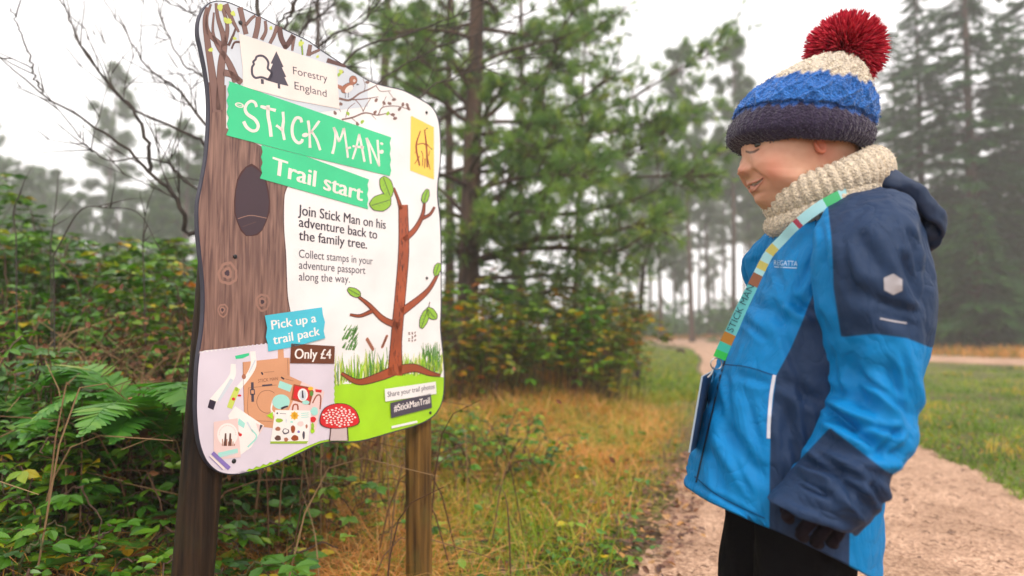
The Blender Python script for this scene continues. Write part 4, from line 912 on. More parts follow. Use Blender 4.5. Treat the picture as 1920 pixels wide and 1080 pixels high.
# ---- snood
def fuzz(V, N_, n, ln, seed):
    rg = np.random.default_rng(seed); i = rg.integers(0, len(V), n); d = unit(N_[i] + rg.normal(0, .7, (n, 3))); sd = unit(np.cross(d, rg.normal(size=(n, 3)))) * .00014
    L_ = ln * rg.uniform(.5, 1.3, n)[:, None]; b_ = V[i] - N_[i] * .001
    return np.stack([b_ - sd, b_ + sd, b_ + d * L_ * .6 + sd * .8 + rg.normal(0, .0008, (n, 3)), b_ + d * L_ + rg.normal(0, .0012, (n, 3))], 1).reshape(-1, 3), np.arange(n * 4).reshape(n, 4), i
def knit_mat(name, stops, rib=0, rough=.9, bscale=260, bstr=.8):
    m, nt, b, N, L = nodes(name)
    a_ = N.new('ShaderNodeAttribute'); a_.attribute_name = 'band'
    rp = N.new('ShaderNodeValToRGB'); cr = rp.color_ramp; cr.interpolation = 'LINEAR'
    while len(cr.elements) < len(stops): cr.elements.new(.5)
    for e, (p, c) in zip(cr.elements, stops): e.position = p; e.color = (*c, 1)
    L.new(a_.outputs['Fac'], rp.inputs[0])
    tc = N.new('ShaderNodeTexCoord'); nz = N.new('ShaderNodeTexNoise'); nz.inputs['Scale'].default_value = 240; nz.inputs['Detail'].default_value = 3
    L.new(tc.outputs['Object'], nz.inputs['Vector'])
    r2 = N.new('ShaderNodeValToRGB'); e = r2.color_ramp.elements; e[0].position = .3; e[0].color = (.45, .45, .5, 1); e[1].position = .7; e[1].color = (1.35, 1.35, 1.3, 1)
    L.new(nz.outputs[0], r2.inputs[0])
    mx = N.new('ShaderNodeMix'); mx.data_type = 'RGBA'; mx.blend_type = 'MULTIPLY'; mx.inputs[0].default_value = .75
    L.new(rp.outputs[0], mx.inputs['A']); L.new(r2.outputs[0], mx.inputs['B']); L.new(mx.outputs['Result'], b.inputs['Base Color'])
    b.inputs['Roughness'].default_value = rough; b.inputs['Sheen Weight'].default_value = .25; b.inputs['Specular IOR Level'].default_value = .15
    v = N.new('ShaderNodeTexVoronoi'); v.inputs['Scale'].default_value = bscale; L.new(tc.outputs['Object'], v.inputs['Vector'])
    bu = N.new('ShaderNodeBump'); bu.inputs['Strength'].default_value = bstr; bu.inputs['Distance'].default_value = .003; bu.invert = True
    L.new(v.outputs['Distance'], bu.inputs['Height']); L.new(bu.outputs[0], b.inputs['Normal'])
    return m
m_wool = knit_mat('cream_wool', [(0, (.62, .52, .40)), (1, (.66, .56, .44))])
def tor(frontpx, backpx, hd_, rx, rz, nrib, ampl, seed):
    f, b_ = at(*frontpx, YB), at(*backpx, YB); mid = (f + b_) / 2; ax = (f - b_) / 2; up = unit(np.cross(np.array([0, 1.0, 0]), ax)); up = up if up[2] > 0 else -up
    n_, m_ = 360, 28; out = []
    for i in range(n_):
        t = i / n_ * 2 * pi; c = mid + cos(t) * ax - sin(t) * np.array([0, hd_, 0]); rad = unit(cos(t) / np.linalg.norm(ax) * unit(ax) - sin(t) / hd_ * np.array([0, 1, 0]))
        k = 1 + ampl * (abs(sin(nrib * t / 2)) - .5) + .05 * sin(3 * t + seed)
        p = np.arange(m_) / m_ * 2 * pi
        out.append(c + k * (rx * np.cos(p)[:, None] * rad + rz * np.sin(p)[:, None] * up))
    out = np.array(out + [out[0]]); V, F = loft(out, cap=False); return V, F[0]
V1, F1 = tor((1463, 385), (1634, 316), .088, .026, .034, 42, .14, 0)
V2, F2 = tor((1465, 420), (1622, 350), .084, .024, .021, 42, .14, 2)
VV = np.vstack([V1, V2]); m0 = Vector(at(1548, 352, YB)); NN = VV.reshape(-1, 28, 3) - VV.reshape(-1, 28, 3).mean(1, keepdims=True)
FV, FQ, fi = fuzz(VV, unit(NN.reshape(-1, 3)), 6000, .0045, 9)
mk('knitted_snood', np.vstack([VV, FV]), np.vstack([F1, F2 + len(V1), FQ + len(VV)]), m_wool, person, True, {'band': np.zeros(len(VV) + len(FV))})

# ---- bobble hat
hat_rows = [(1408, 267, 1604, 284, .082, -.004), (1397, 277, 1616, 290, .094, -.002), (1373, 266, 1628, 283, .103, -.001), (1364, 256, 1637, 274, .107), (1368, 234, 1641, 262, .108), (1380, 210, 1636, 248, .1035), (1378, 207, 1642, 240, .107),
            (1390, 188, 1645, 222, .107), (1412, 166, 1643, 204, .1025), (1438, 150, 1636, 184, .095), (1468, 134, 1627, 166, .084), (1500, 118, 1616, 148, .066), (1530, 110, 1602, 130, .044), (1555, 108, 1588, 118, .018)]
nH, mH = 150, 360
hrg = rings_from(hat_rows, nH, mH, YB, 2.1); nr = normals(hrg)
t = np.linspace(0, 1, nH)[:, None]; th = np.arange(mH)[None] / mH * 2 * pi
rib = .0014 * np.abs(np.sin(29 * th)) * ((t > .07) & (t < .35))
# raised cables: zig-zag cords with stitches along them
env = (t > .38) * (t < .93)
ph = (t - .40) * 26
cab = .0042 * env * np.maximum(np.exp(-(np.sin(7 * th + .9 * np.sin(ph)) / .3)**2), np.exp(-(np.sin(7 * th - .9 * np.sin(ph) + .2) / .3)**2)) + .0012 * env * np.sin(60 * th + 3 * np.sin(ph * 3)) * np.sin(ph * 6)
hrg = hrg + nr * (rib + cab + .0025 * fnoise(hrg.reshape(-1, 3), 22, 6).reshape(nH, mH))[..., None]
V, F = loft(hrg); band = np.repeat(t, mH, 1) + .012 * np.sin(40 * th) + .010 * np.sin(13 * th + 1)
m_hat = knit_mat('hat_wool', [(0, (.030, .021, .05)), (.352, (.034, .024, .055)), (.368, (.018, .085, .33)), (.50, (.03, .16, .52)), (.635, (.022, .12, .42)), (.66, (.62, .53, .42)), (1, (.66, .57, .47))])
bv = np.concatenate([band.ravel(), [0, 1]]); FV, FQ, fi = fuzz(hrg.reshape(-1, 3), normals(hrg).reshape(-1, 3), 9000, .0042, 4)
hat = mk('bobble_hat', np.vstack([V, FV]), [np.vstack([F[0], FQ + len(V)]), F[1]], m_hat, person, True, {'band': np.concatenate([bv, np.repeat(bv[fi], 4)])})
pc = at(1585, 97, YB); n_ = 7000
D_ = unit(rng.normal(size=(n_, 3))); L_ = .072 * rng.uniform(.76, 1.08, n_) * (1 + .06 * D_[:, 2])
side = unit(np.cross(D_, rng.normal(size=(n_, 3)))); up_ = np.cross(D_, side)
wd = .0016; Vs = []
for k, (f_, w_) in enumerate([(.25, .8), (.7, 1.0), (.93, .8), (1.0, .12)]):
    cen = pc + D_ * (L_ * f_)[:, None] + side * (.009 * f_**2) + np.array([0, 0, -.004]) * f_**2
    for q in range(3): Vs.append(cen + (side * cos(q * 2.094) + up_ * sin(q * 2.094)) * wd * w_)
Vs = np.stack(Vs, 1).reshape(-1, 3); base = np.arange(n_)[:, None, None] * 12; F = []
tmpl = np.array([[k * 3 + q, k * 3 + (q + 1) % 3, k * 3 + 3 + (q + 1) % 3, k * 3 + 3 + q] for k in range(3) for q in range(3)])
F = (base + tmpl[None]).reshape(-1, 4)
m_pom = ramp_mat('pompom_wool', [(0, (.32, .005, .024)), (.5, (.60, .018, .05)), (1, (.78, .075, .11))], .85, .15, .15)
mk('pompom', Vs, F, m_pom, hat, True, {'rnd': np.repeat(rng.random(n_), 12)})

# ---- trousers, boots, gloves
m_trs = mat('trousers_black', (.0025, .0025, .0035), .85, .08, bump=.3, bscale=60)
hipx = at(1478, 1000, YB)[0]
def leg(sy, step):
    z = np.array([.60, .50, .42, .33, .24, .14, .06]); x = hipx + np.array([0, -.005, -.012, -.016, -.008, .004, .008]) + step * np.array([0, .1, .3, .5, .7, .9, 1.0]); rr = np.array([.078, .078, .074, .064, .057, .05, .054])
    out = []
    for zz, xx, r_ in crom(np.stack([z, x, rr], 1), 26):
        t = np.arange(36) / 36 * 2 * pi; r2 = r_ * (1 + .04 * np.sin(5 * t + zz * 30)); out.append(np.stack([xx + r2 * np.cos(t) * 1.08, YB + sy * (.075 - .012 * (.6 - zz)) + r2 * .85 * np.sin(t), np.full(36, zz)], 1))
    return loft(np.array(out))
Va, Fa = leg(-1, .03); Vb, Fb = leg(1, -.03)
mk('trousers', np.vstack([Va, Vb]), [np.vstack([Fa[0], Fb[0] + len(Va)]), np.vstack([Fa[1], Fb[1] + len(Va)])], m_trs, person, True)
m_boot = mat('boot_rubber', (.02, .02, .022), .5, .4)
for sy, st in ((-1, .03), (1, -.03)):
    out = []
    for xo, w_, h_ in crom(np.array([(.05, .018, .03), (.045, .032, .085), (0, .036, .09), (-.05, .036, .06), (-.1, .04, .045), (-.135, .03, .032), (-.145, .012, .02)]), 24):
        t = np.arange(24) / 24 * 2 * pi; zc = np.sin(t)
        out.append(np.stack([np.full(24, hipx + .008 + st + xo), YB + sy * .068 + w_ * np.cos(t), .012 + np.where(zc > 0, h_ * zc + .02, .02 + zc * .018)], 1))
    V, F = loft(np.array(out)); mk('boot', V, F, m_boot, person, True)
m_glove = mat('glove_fleece', (.011, .008, .012), .9, .08, noise=.3, nscale=60, bump=.4, bscale=150)
def hand(sgn):
    A = Acc(); yc = 1.045
    Y = lambda y: y if sgn < 0 else 2 * YB - y
    def P3(px, py, y): p = at(px, py, y); return np.array([p[0] + (.135 if sgn > 0 else 0) + .032, Y(p[1]), p[2] + .026])
    pal = [(1500, 905, 1600, 945, .034), (1482, 940, 1580, 978, .032), (1462, 962, 1566, 1004, .027), (1452, 980, 1552, 1022, .024), (1456, 998, 1540, 1030, .018)]
    pr = rings_from([(*q, 0, yc) for q in pal], 24, 28, yc, 2.4)
    pr[..., 2] += .026; pr[..., 0] += .032
    if sgn > 0: pr[..., 1] = 2 * YB - pr[..., 1]; pr[..., 0] += .135
    V, F = loft(pr); A.add(V, F[0]); A.add(V, F[1])
    for k, (x0, y0, x1, y1, x2, y2, x3, y3, yo) in enumerate([(1464, 982, 1446, 988, 1436, 1000, 1446, 1012, -.018), (1488, 1004, 1474, 1018, 1462, 1034, 1476, 1046, -.014), (1514, 1014, 1502, 1032, 1490, 1048, 1504, 1056, -.008), (1538, 1018, 1530, 1036, 1520, 1048, 1530, 1056, 0)]):
        pts = crom(np.array([P3(x0 + 10, y0 - 12, yc + .004), P3(x0, y0, yc + yo), P3(x1, y1, yc + yo), P3(x2, y2, yc + yo + .006), P3(x3, y3, yc + yo + .018)]), 14)
        A.tube(pts, np.interp(np.linspace(0, 1, 14), [0, .3, .8, .93, 1], [.010, .0102, .0092, .007, .0015]), 12)
    pts = crom(np.array([P3(1478, 950, yc + .0), P3(1456, 970, yc - .006), P3(1440, 986, yc - .008), P3(1432, 1002, yc - .006)]), 14)
    A.tube(pts, np.interp(np.linspace(0, 1, 14), [0, .4, .85, .95, 1], [.013, .0118, .0105, .008, .001]), 12)
    return A.build('glove', m_glove, person, True)
hand(-1); hand(1)

# ---- lanyard with its trail pass (hangs round the neck)
ly0 = at(1345, 680, 1.215)
lan = thing('lanyard', 'printed turquoise lanyard with a trail pass card hanging from the neck of the child', 'lanyard', tuple(ly0))
path = [(1668, 330, 1.255), (1640, 342, 1.165), (1600, 357, 1.148), (1560, 375, 1.142), (1525, 396, 1.145), (1492, 423, 1.155), (1468, 448, 1.17), (1443, 475, 1.18), (1425, 508, 1.187), (1407, 545, 1.19), (1390, 580, 1.193), (1374, 616, 1.197), (1359, 648, 1.203), (1349, 672, 1.208)]
S_ = crom(np.array(path), 160); W_ = np.interp(np.linspace(0, 1, 160), [0, .2, .45, .6, 1], [30, 22, 17, 18, 24])
segm = np.array([0] * 160); tt = np.linspace(0, 1, 160)
lcol = [('lan_pale', (.30, .55, .58)), ('lan_green', (.03, .36, .12)), ('lan_brown', (.20, .07, .03)), ('lan_yellow', (.45, .40, .10)), ('lan_teal', (.10, .42, .44)), ('lan_mint', (.03, .40, .32)), ('lan_orange', (.34, .15, .02)), ('lan_leaf', (.02, .42, .07)), ('lan_red', (.3, .03, .06))]
lm = [mat(n_, c_, .5, .4) for n_, c_ in lcol]
def seg(t): 
    for hi, k in [(.20, 0), (.255, 1), (.36, 0), (.378, 8), (.50, 0), (.535, 3), (.575, 0), (.61, 3), (.625, 0), (.67, 2), (.865, 4), (.91, 6), (.955, 5), (1.1, 7)]:
        if t < hi: return k
T2 = unit(np.gradient(S_[:, :2], axis=0)); N2 = np.stack([-T2[:, 1], T2[:, 0]], 1) * W_[:, None] / 2
def lift(px, py, y):
    h = hit(px, py, [bv_t]); p = at(px, py, y)
    if h is not None and h[1] - .004 < p[1]:
        d = h - CAM; p = CAM + d * ((h[1] - .004) / h[1])
    return p
A = np.array([lift(*(S_[i, :2] + N2[i]), S_[i, 2]) for i in range(160)]); B = np.array([lift(*(S_[i, :2] - N2[i]), S_[i, 2] - .002) for i in range(160)])
i = np.arange(159); back = np.array([0, .0016, 0])
V = np.vstack([A, B, A + back, B + back]); q = lambda a_, b_: np.stack([a_ + i, a_ + i + 1, b_ + i + 1, b_ + i], 1)
F = np.vstack([q(0, 160), q(480, 320), q(160, 480), q(320, 0)])
strap = mk('strap', V, F, lm, lan, False, None, np.tile([seg(t) for t in tt[:-1]], 4))
V2 = V.copy(); V2[:, 1] = 2 * YB - V2[:, 1] + .0; f0 = (tt[:-1] < .30); keep = np.tile(f0, 4)
mk('strap', V2, F[keep], lm, lan, False, None, np.tile([seg(t) for t in tt[:-1]], 4)[keep])
sa, sb = S_[136], S_[110]
def onstrap(px, py):
    k = np.argmin((S_[:, 0] - px)**2 + (S_[:, 1] - py)**2); p = (A[k] + B[k]) / 2; return at(px, py, p[1] - .003)
m_lt = mat('lanyard_lettering', (.012, .05, .07), .5, .3)
wrap_text('STICK MAN', (S_[137, 0] + 3, S_[137, 1] + 1), (S_[107, 0] + 3, S_[107, 1] + 1), 13, m_lt, strap, None, 'lettering', onstrap, bold=0)
m_steel = mat('steel', (.35, .34, .33), .3, .6); m_steel.node_tree.nodes['Principled BSDF'].inputs['Metallic'].default_value = .9
A_ = Acc(); c0 = at(1343, 682, 1.205); t = np.linspace(0, 2 * pi, 26)
A_.tube(np.stack([c0[0] + .011 * np.cos(t), c0[1] + .004 * np.cos(t), c0[2] + .010 * np.sin(t)], 1), .0012, 6)
A_.tube(crom(np.array([at(1337, 688, 1.205), at(1336, 696, 1.204), at(1333, 702, 1.204), at(1327, 708, 1.204)]), 8), .0022, 6)
A_.build('clip', m_steel, lan, True)
tl, trr, bl, br = at(1318, 706, 1.203), at(1337, 696, 1.30), at(1294, 849, 1.203), at(1312, 834, 1.30)
thk = unit(np.cross(trr - tl, bl - tl)) * .003
m_card = mat('pass_card', (.030, .060, .13), .35, .5, noise=.4, nscale=18)
m_rim = mat('card_rim', (.28, .34, .42), .35, .5)
V = np.array([tl, trr, br, bl, tl + thk, trr + thk, br + thk, bl + thk])
mk('pass_card', V, np.array([[0, 1, 2, 3], [7, 6, 5, 4], [0, 4, 5, 1], [1, 5, 6, 2], [2, 6, 7, 3], [3, 7, 4, 0]]), [m_card, m_rim], lan, False, None, [0, 0, 1, 1, 1, 1])
# ------------------------------------------------------------------ plants
LEAF = np.array([(0, 0, 0), (.25, .20, .05), (.25, -.20, .05), (.55, .27, .06), (.55, -.27, .06), (.82, .14, .0), (.82, -.14, .0), (1, 0, -.08), (.3, 0, 0), (.6, 0, -.01)], float)
LEAFF = np.array([(0, 8, 1, 1), (0, 2, 8, 8), (8, 9, 3, 1), (8, 2, 4, 9), (9, 7, 5, 3), (9, 4, 6, 7)])
LEAFQ = np.array([(8, 9, 3, 1), (8, 2, 4, 9), (9, 7, 5, 3), (9, 4, 6, 7)]); LEAFT = np.array([(0, 8, 1), (0, 2, 8)])
def leaves(A, pos, X, Z, s, rnd):
    Rm = frames(X, Z); V, F = scatter(LEAF, LEAFQ, pos, Rm, s); V2, T = scatter(LEAF, LEAFT, pos, Rm, s)
    n0 = A.n; A.add(V, F, np.repeat(rnd, len(LEAF)))
    A.F.setdefault(3, []).append(T + n0); A.m.setdefault(3, []).append(np.zeros(len(T), int))
G_BRAM = [(0, (.014, .055, .006)), (.25, (.035, .12, .010)), (.55, (.085, .22, .012)), (.75, (.16, .29, .015)), (.86, (.30, .32, .012)), (.93, (.62, .42, .010)), (.97, (.33, .11, .015)), (1, (.10, .04, .02))]
m_bram = ramp_mat('bramble_leaf', G_BRAM, .36, .45, .22)
m_bramr = ramp_mat('bramble_leaf_autumn', [(0, (.05, .035, .008)), (.3, (.07, .14, .010)), (.55, (.18, .22, .012)), (.75, (.42, .27, .012)), (.9, (.46, .14, .010)), (1, (.12, .05, .02))], .42, .45, .3)
m_cane = ramp_mat('bramble_cane', [(0, (.05, .028, .018)), (.6, (.10, .05, .035)), (1, (.06, .07, .02))], .6, .3, 0)
m_deadstem = ramp_mat('dead_stem', [(0, (.07, .035, .02)), (.5, (.16, .085, .045)), (1, (.28, .18, .09))], .8, .2, 0)
def bramble(name, cx, cy, rx, ry, h, ncane, label, leafm, size=.055, seed=0, node=.045, group=None, cat='bush', lean=0, dead=0):
    rg = np.random.default_rng(100 + seed)
    o = thing(name, label, cat, (cx, cy, float(gz(cx, cy))), 0, group)
    A = Acc(); B = Acc()
    pos, X, Z, S_, rn = [], [], [], [], []
    for k in range(ncane):
        a = rg.uniform(0, 2 * pi); r0 = sqrt(rg.random()) * .75; p0 = np.array([cx + rx * r0 * cos(a), cy + ry * r0 * sin(a), 0]); p0[2] = gz(p0[0], p0[1]) - .03
        a2 = a + rg.normal(0, .8); hh = h * rg.uniform(.45, 1.05) * (1 - .35 * r0**2); reach = rg.uniform(.25, .7)
        p3 = p0 + np.array([rx * reach * cos(a2) + lean, ry * reach * sin(a2), hh * rg.uniform(.35, .95)])
        p1 = p0 + np.array([.1 * rx * cos(a2), .1 * ry * sin(a2), hh * .75]); p2 = p0 * .35 + p3 * .65; p2[2] = p0[2] + hh * 1.12
        t = np.linspace(0, 1, 22)[:, None]; P = (1 - t)**3 * p0 + 3 * t * (1 - t)**2 * p1 + 3 * t**2 * (1 - t) * p2 + t**3 * p3
        P += rg.normal(0, .006, P.shape)
        B.tube(P, np.linspace(.0055, .0018, 22) * rg.uniform(.7, 1.2), 5, rg.random())
        L_ = np.linalg.norm(np.diff(P, axis=0), axis=1).sum(); nn = max(int(L_ / node), 4)
        if rg.random() < dead: continue
        tone = rg.normal(0, .12)
        for q in range(nn):
            u = rg.uniform(.18, 1); i = min(int(u * 21), 20); p = P[i] + (P[i + 1] - P[i]) * (u * 21 - i)
            az = rg.uniform(0, 2 * pi); el = rg.uniform(-.35, .5); d = np.array([cos(az) * cos(el), sin(az) * cos(el), sin(el)])
            stalk = rg.uniform(.02, .06); c = p + d * stalk; base = rg.beta(2, 2.2) * .82 + tone + .12 * (p[2] - p0[2]) / h
            if rg.random() < .05: base = rg.uniform(.86, 1)
            s_ = size * rg.uniform(.55, 1.25); up = unit(np.array([rg.normal(0, .35), rg.normal(0, .35), 1]))
            for j_, da in enumerate((0, 1.15, -1.15)):
                d2 = np.array([cos(az + da) * cos(el), sin(az + da) * cos(el), sin(el) - .18]); pos.append(c); X.append(d2); Z.append(up + rg.normal(0, .2, 3)); S_.append(s_ * (1 if j_ == 0 else .8)); rn.append(np.clip(base + rg.normal(0, .04), 0, 1))
    leaves(A, np.array(pos), np.array(X), np.array(Z), np.array(S_), np.array(rn))
    A.build('foliage', leafm, o); B.build('stems', m_cane, o)
    return o
bramble('bramble_bush', -1.75, 2.75, .75, .55, .92, 46, 'broad green bramble bush nearest the left edge, ferns in front of it', m_bram, .062, 1)
bramble('bramble_bush', -2.5, 3.55, .8, .6, 1.52, 75, 'tall bramble bush at the far left whose top leaves reach the misty trees', m_bram, .07, 2)
bramble('bramble_bush', -1.55, 3.6, .75, .55, 1.40, 66, 'bramble bush with some yellow and orange leaves just left of the sign', m_bram, .066, 3, dead=.15)
bramble('bramble_bush', -2.95, 4.6, 1.0, .8, 1.75, 60, 'bramble bush at the back of the thicket, furthest left', m_bram, .075, 4)
bramble('bramble_bush', -1.7, 4.7, .9, .7, 1.65, 60, 'bramble bush at the back of the thicket behind the sign', m_bramr, .075, 5, dead=.2)
bramble('low_bramble', -1.15, 1.95, .55, .35, .32, 48, 'low bramble with big leaves and a few yellow ones left of the dark post', m_bram, .06, 6, .05, None, 'bramble')
bramble('low_bramble', -1.65, 2.15, .5, .4, .50, 50, 'low glossy bramble at the bottom left corner', m_bram, .062, 7, .05, None, 'bramble')
bramble('low_bramble', -1.0, 2.45, .45, .35, .36, 42, 'low bramble under the ferns beside the dark post', m_bram, .055, 8, .05, None, 'bramble')
bramble('low_bramble', -1.35, 2.35, .5, .35, .62, 60, 'knee high leafy bramble around the ferns left of the sign', m_bram, .055, 21, .04, None, 'bramble')
bramble('low_bramble', -1.95, 2.55, .5, .35, .66, 56, 'knee high leafy bramble at the left edge under the tall bushes', m_bram, .055, 22, .04, None, 'bramble')
bramble('low_bramble', -1.0, 2.75, .4, .3, .60, 46, 'knee high bramble half hidden behind the dark post', m_bram, .055, 23, .045, None, 'bramble')
bramble('low_bramble', -1.45, 1.85, .5, .25, .28, 44, 'low yellow flecked bramble at the bottom edge left of the dark post', m_bram, .055, 24, .045, None, 'bramble')
bramble('low_bramble', -.72, 2.6, .40, .35, .22, 36, 'low sparse bramble on the ground between the two posts', m_bram, .045, 9, .06, None, 'bramble')
bramble('low_bramble', -.15, 3.7, .45, .4, .40, 36, 'small green bramble beside the golden brown post', m_bram, .05, 10, .06, None, 'bramble')
bramble('low_bramble', .05, 2.7, .55, .3, .12, 34, 'flat bramble leaves creeping over the leaf litter by the path', m_bram, .04, 11, .07, None, 'bramble')
# the thicket under the pine
bramble('thicket_bush', -.55, 6.3, .9, .7, 1.15, 70, 'green and orange bramble thicket right behind the sign', m_bramr, .075, 12, .07)
bramble('thicket_bush', .35, 6.9, .9, .8, 1.2, 70, 'dense green thicket bush in the middle under the pine', m_bram, .085, 13, .07)
bramble('thicket_bush', .85, 7.3, .7, .7, 1.15, 64, 'yellowing thicket bush at the right end under the pine', m_bramr, .085, 14, .07)
bramble('thicket_bush', .7, 8.8, 1.2, .8, 1.7, 70, 'tall yellow green bush behind the thicket under the pine', m_bramr, .10, 15, .09)
bramble('thicket_bush', -.8, 8.6, 1.2, .8, 1.9, 70, 'tall dark bush behind the thicket by the pine trunk', m_bram, .10, 16, .09)
# dead bracken between brambles
A = Acc()
for k in range(1300):
    x, y = rng.normal(-1.5, .5), rng.normal(2.85, .4); z = gz(x, y); h = rng.uniform(.2, .85); a = rng.uniform(0, 2 * pi); l = rng.uniform(.1, .5)
    P = crom(np.array([(x, y, z), (x + l * .3 * cos(a), y + l * .3 * sin(a), z + h * .7), (x + l * cos(a), y + l * sin(a), z + h * rng.uniform(.5, 1.05))]), 7)
    A.tube(P, np.linspace(.003, .0012, 7), 4, rng.random())
tag(A.build('dead_bracken', m_deadstem), 'tangle of dead brown bracken stems among the brambles', 'bracken', kind='stuff')

n = 1500; x, y = rng.normal(-1.45, .5, n), rng.normal(2.8, .4, n); A = Acc()
leaves(A, np.stack([x, y, gz(x, y) + rng.uniform(.05, .85, n)], 1), rng.normal(size=(n, 3)), rng.normal(size=(n, 3)), rng.uniform(.014, .034, n), rng.random(n))
tag(A.build('withered_leaves', ramp_mat('withered_leaf', [(0, (.06, .025, .015)), (.5, (.15, .06, .03)), (1, (.26, .12, .05))], .7, .2, .15)), 'shrivelled red brown leaves hanging in the brambles', 'dead leaves', kind='stuff')
# ferns
m_fern = ramp_mat('fern_green', [(0, (.02, .085, .012)), (.5, (.06, .21, .025)), (.85, (.13, .30, .04)), (1, (.28, .34, .05))], .4, .45, .3)
PIN = np.array([(0, -.05, 0), (0, .05, 0), (.3, .11, .01), (.3, -.11, .01), (.7, .075, -.02), (.7, -.075, -.02), (1, 0, -.07)], float); PINQ = np.array([(0, 3, 2, 1), (3, 5, 4, 2)]); PINT = np.array([(5, 6, 4)])
def fern(x, y, n, L_, label, seed, tilt=.75, z0=None, azs=None):
    rg = np.random.default_rng(500 + seed); z = float(gz(x, y)) if z0 is None else z0
    o = thing('fern', label, 'fern', (x, y, z), 0, 'ferns in the undergrowth')
    for k in range(n):
        az = (azs[k] if azs else 2 * pi * k / n) + rg.normal(0, .25); L = L_ * rg.uniform(.75, 1.1); up = tilt * rg.uniform(.7, 1.2)
        d = np.array([cos(az), sin(az), 0]); P = crom(np.array([(0, 0, 0), d * L * .25 + [0, 0, L * .42 * up], d * L * .62 + [0, 0, L * .62 * up], d * L * 1.0 + [0, 0, L * .42 * up]]) + np.array([x, y, z]), 40)
        A = Acc(); A.tube(P, np.linspace(.004, .001, 40), 5, .6)
        T = unit(np.gradient(P, axis=0)); side = unit(np.cross(T, [0, 0, 1.0])); nrm = np.cross(side, T)
        pos, X, Z, S_ = [], [], [], []
        for i in range(5, 40):
            u = (i - 5) / 34; ln = L * .30 * (sin(pi * min(1, .12 + .92 * u))**.8) * (1 - .25 * u) + .01
            for s_ in (-1, 1):
                pos.append(P[i]); X.append(side[i] * s_ + T[i] * .45 + nrm[i] * rg.normal(-.05, .1)); Z.append(nrm[i] + rg.normal(0, .12, 3)); S_.append((ln, L * .30 * .75, ln))
        pos, X, Z, S_ = map(np.array, (pos, X, Z, S_)); Rm = frames(X, Z); V, F = scatter(PIN, PINQ, pos, Rm, S_); V2, T3 = scatter(PIN, PINT, pos, Rm, S_); n0 = A.n
        A.add(V, F, np.repeat(np.clip(rg.normal(.45 + .12 * (k % 3), .15, len(pos)), 0, 1), 7)); A.F.setdefault(3, []).append(T3 + n0); A.m.setdefault(3, []).append(np.zeros(len(T3), int))
        A.build('frond', m_fern, o)
p = at(290, 800, 2.2); fern(p[0], p[1], 11, .44, 'bright fern arching beside the dark post of the sign', 1, 1.0, float(p[2]) - .10)
p = at(150, 850, 2.35); fern(p[0], p[1], 9, .40, 'fern in the middle of the brambles left of the sign', 2, 1.0, float(p[2]) - .05)
p = at(20, 800, 2.5); fern(p[0], p[1], 8, .42, 'fern at the left edge of the picture', 3, 1.0, float(p[2]) - .05)
p = at(300, 870, 1.95); fern(p[0], p[1], 6, .30, 'small fern low beside the dark post', 4, .6)
p = at(480, 900, 2.6); fern(p[0], p[1], 6, .3, 'small fern under the board of the sign', 5, .6)

# grass
def blades(x, y, h, bend, wd, rnd, m, name, label, cat='grass', hz=None):
    n = len(x); z = gz(x, y) if hz is None else hz
    az = rng.uniform(0, 2 * pi, n); d = np.stack([np.cos(az), np.sin(az), np.zeros(n)], 1); sd = np.stack([-np.sin(az + rng.normal(0, .6, n)), np.cos(az), np.zeros(n)], 1)
    b = np.stack([x, y, z - .01], 1); V = []
    for t, w_ in ((0, 1), (.4, .9), (.75, .6), (1, .05)):
        c = b + d * (h * bend * t**1.8)[:, None] + np.array([0, 0, 1]) * (h * t * (1 - .45 * np.clip(bend, 0, 1.6) * t**1.5))[:, None]
        V += [c - sd * (wd * w_ / 2)[:, None], c + sd * (wd * w_ / 2)[:, None]]
    V = np.stack(V, 1).reshape(-1, 3); k = np.arange(n)[:, None, None] * 8
    F = (k + np.array([(0, 1, 3, 2), (2, 3, 5, 4), (4, 5, 7, 6)])[None]).reshape(-1, 4)
    return tag(mk(name, V, F, m, None, False, {'rnd': np.repeat(rnd, 8)}), label, cat, kind='stuff')
m_green = ramp_mat('grass_green', [(0, (.05, .10, .008)), (.4, (.12, .23, .012)), (.75, (.25, .33, .02)), (.9, (.45, .38, .04)), (1, (.55, .34, .07))], .5, .35, .35)
m_straw = ramp_mat('grass_straw', [(0, (.22, .18, .02)), (.3, (.50, .23, .05)), (.6, (.68, .30, .08)), (.85, (.76, .46, .19)), (1, (.34, .38, .03))], .6, .3, .3)
def clumped(n, x0, x1, y0, y1, cl, sg, keep):
    cx, cy = rng.uniform(x0, x1, cl), y0 + (y1 - y0) * rng.random(cl)**1.25; k = rng.integers(0, cl, n)
    x, y = cx[k] + rng.normal(0, sg, n), cy[k] + rng.normal(0, sg, n); m_ = keep(x, y); return x[m_], y[m_], k[m_]
left_of = lambda x, y, pad: x < np.interp(y, EL[:, 1], EL[:, 0]) - pad
right_of = lambda x, y, pad: x > np.interp(y, ER[:, 1], ER[:, 0]) + pad
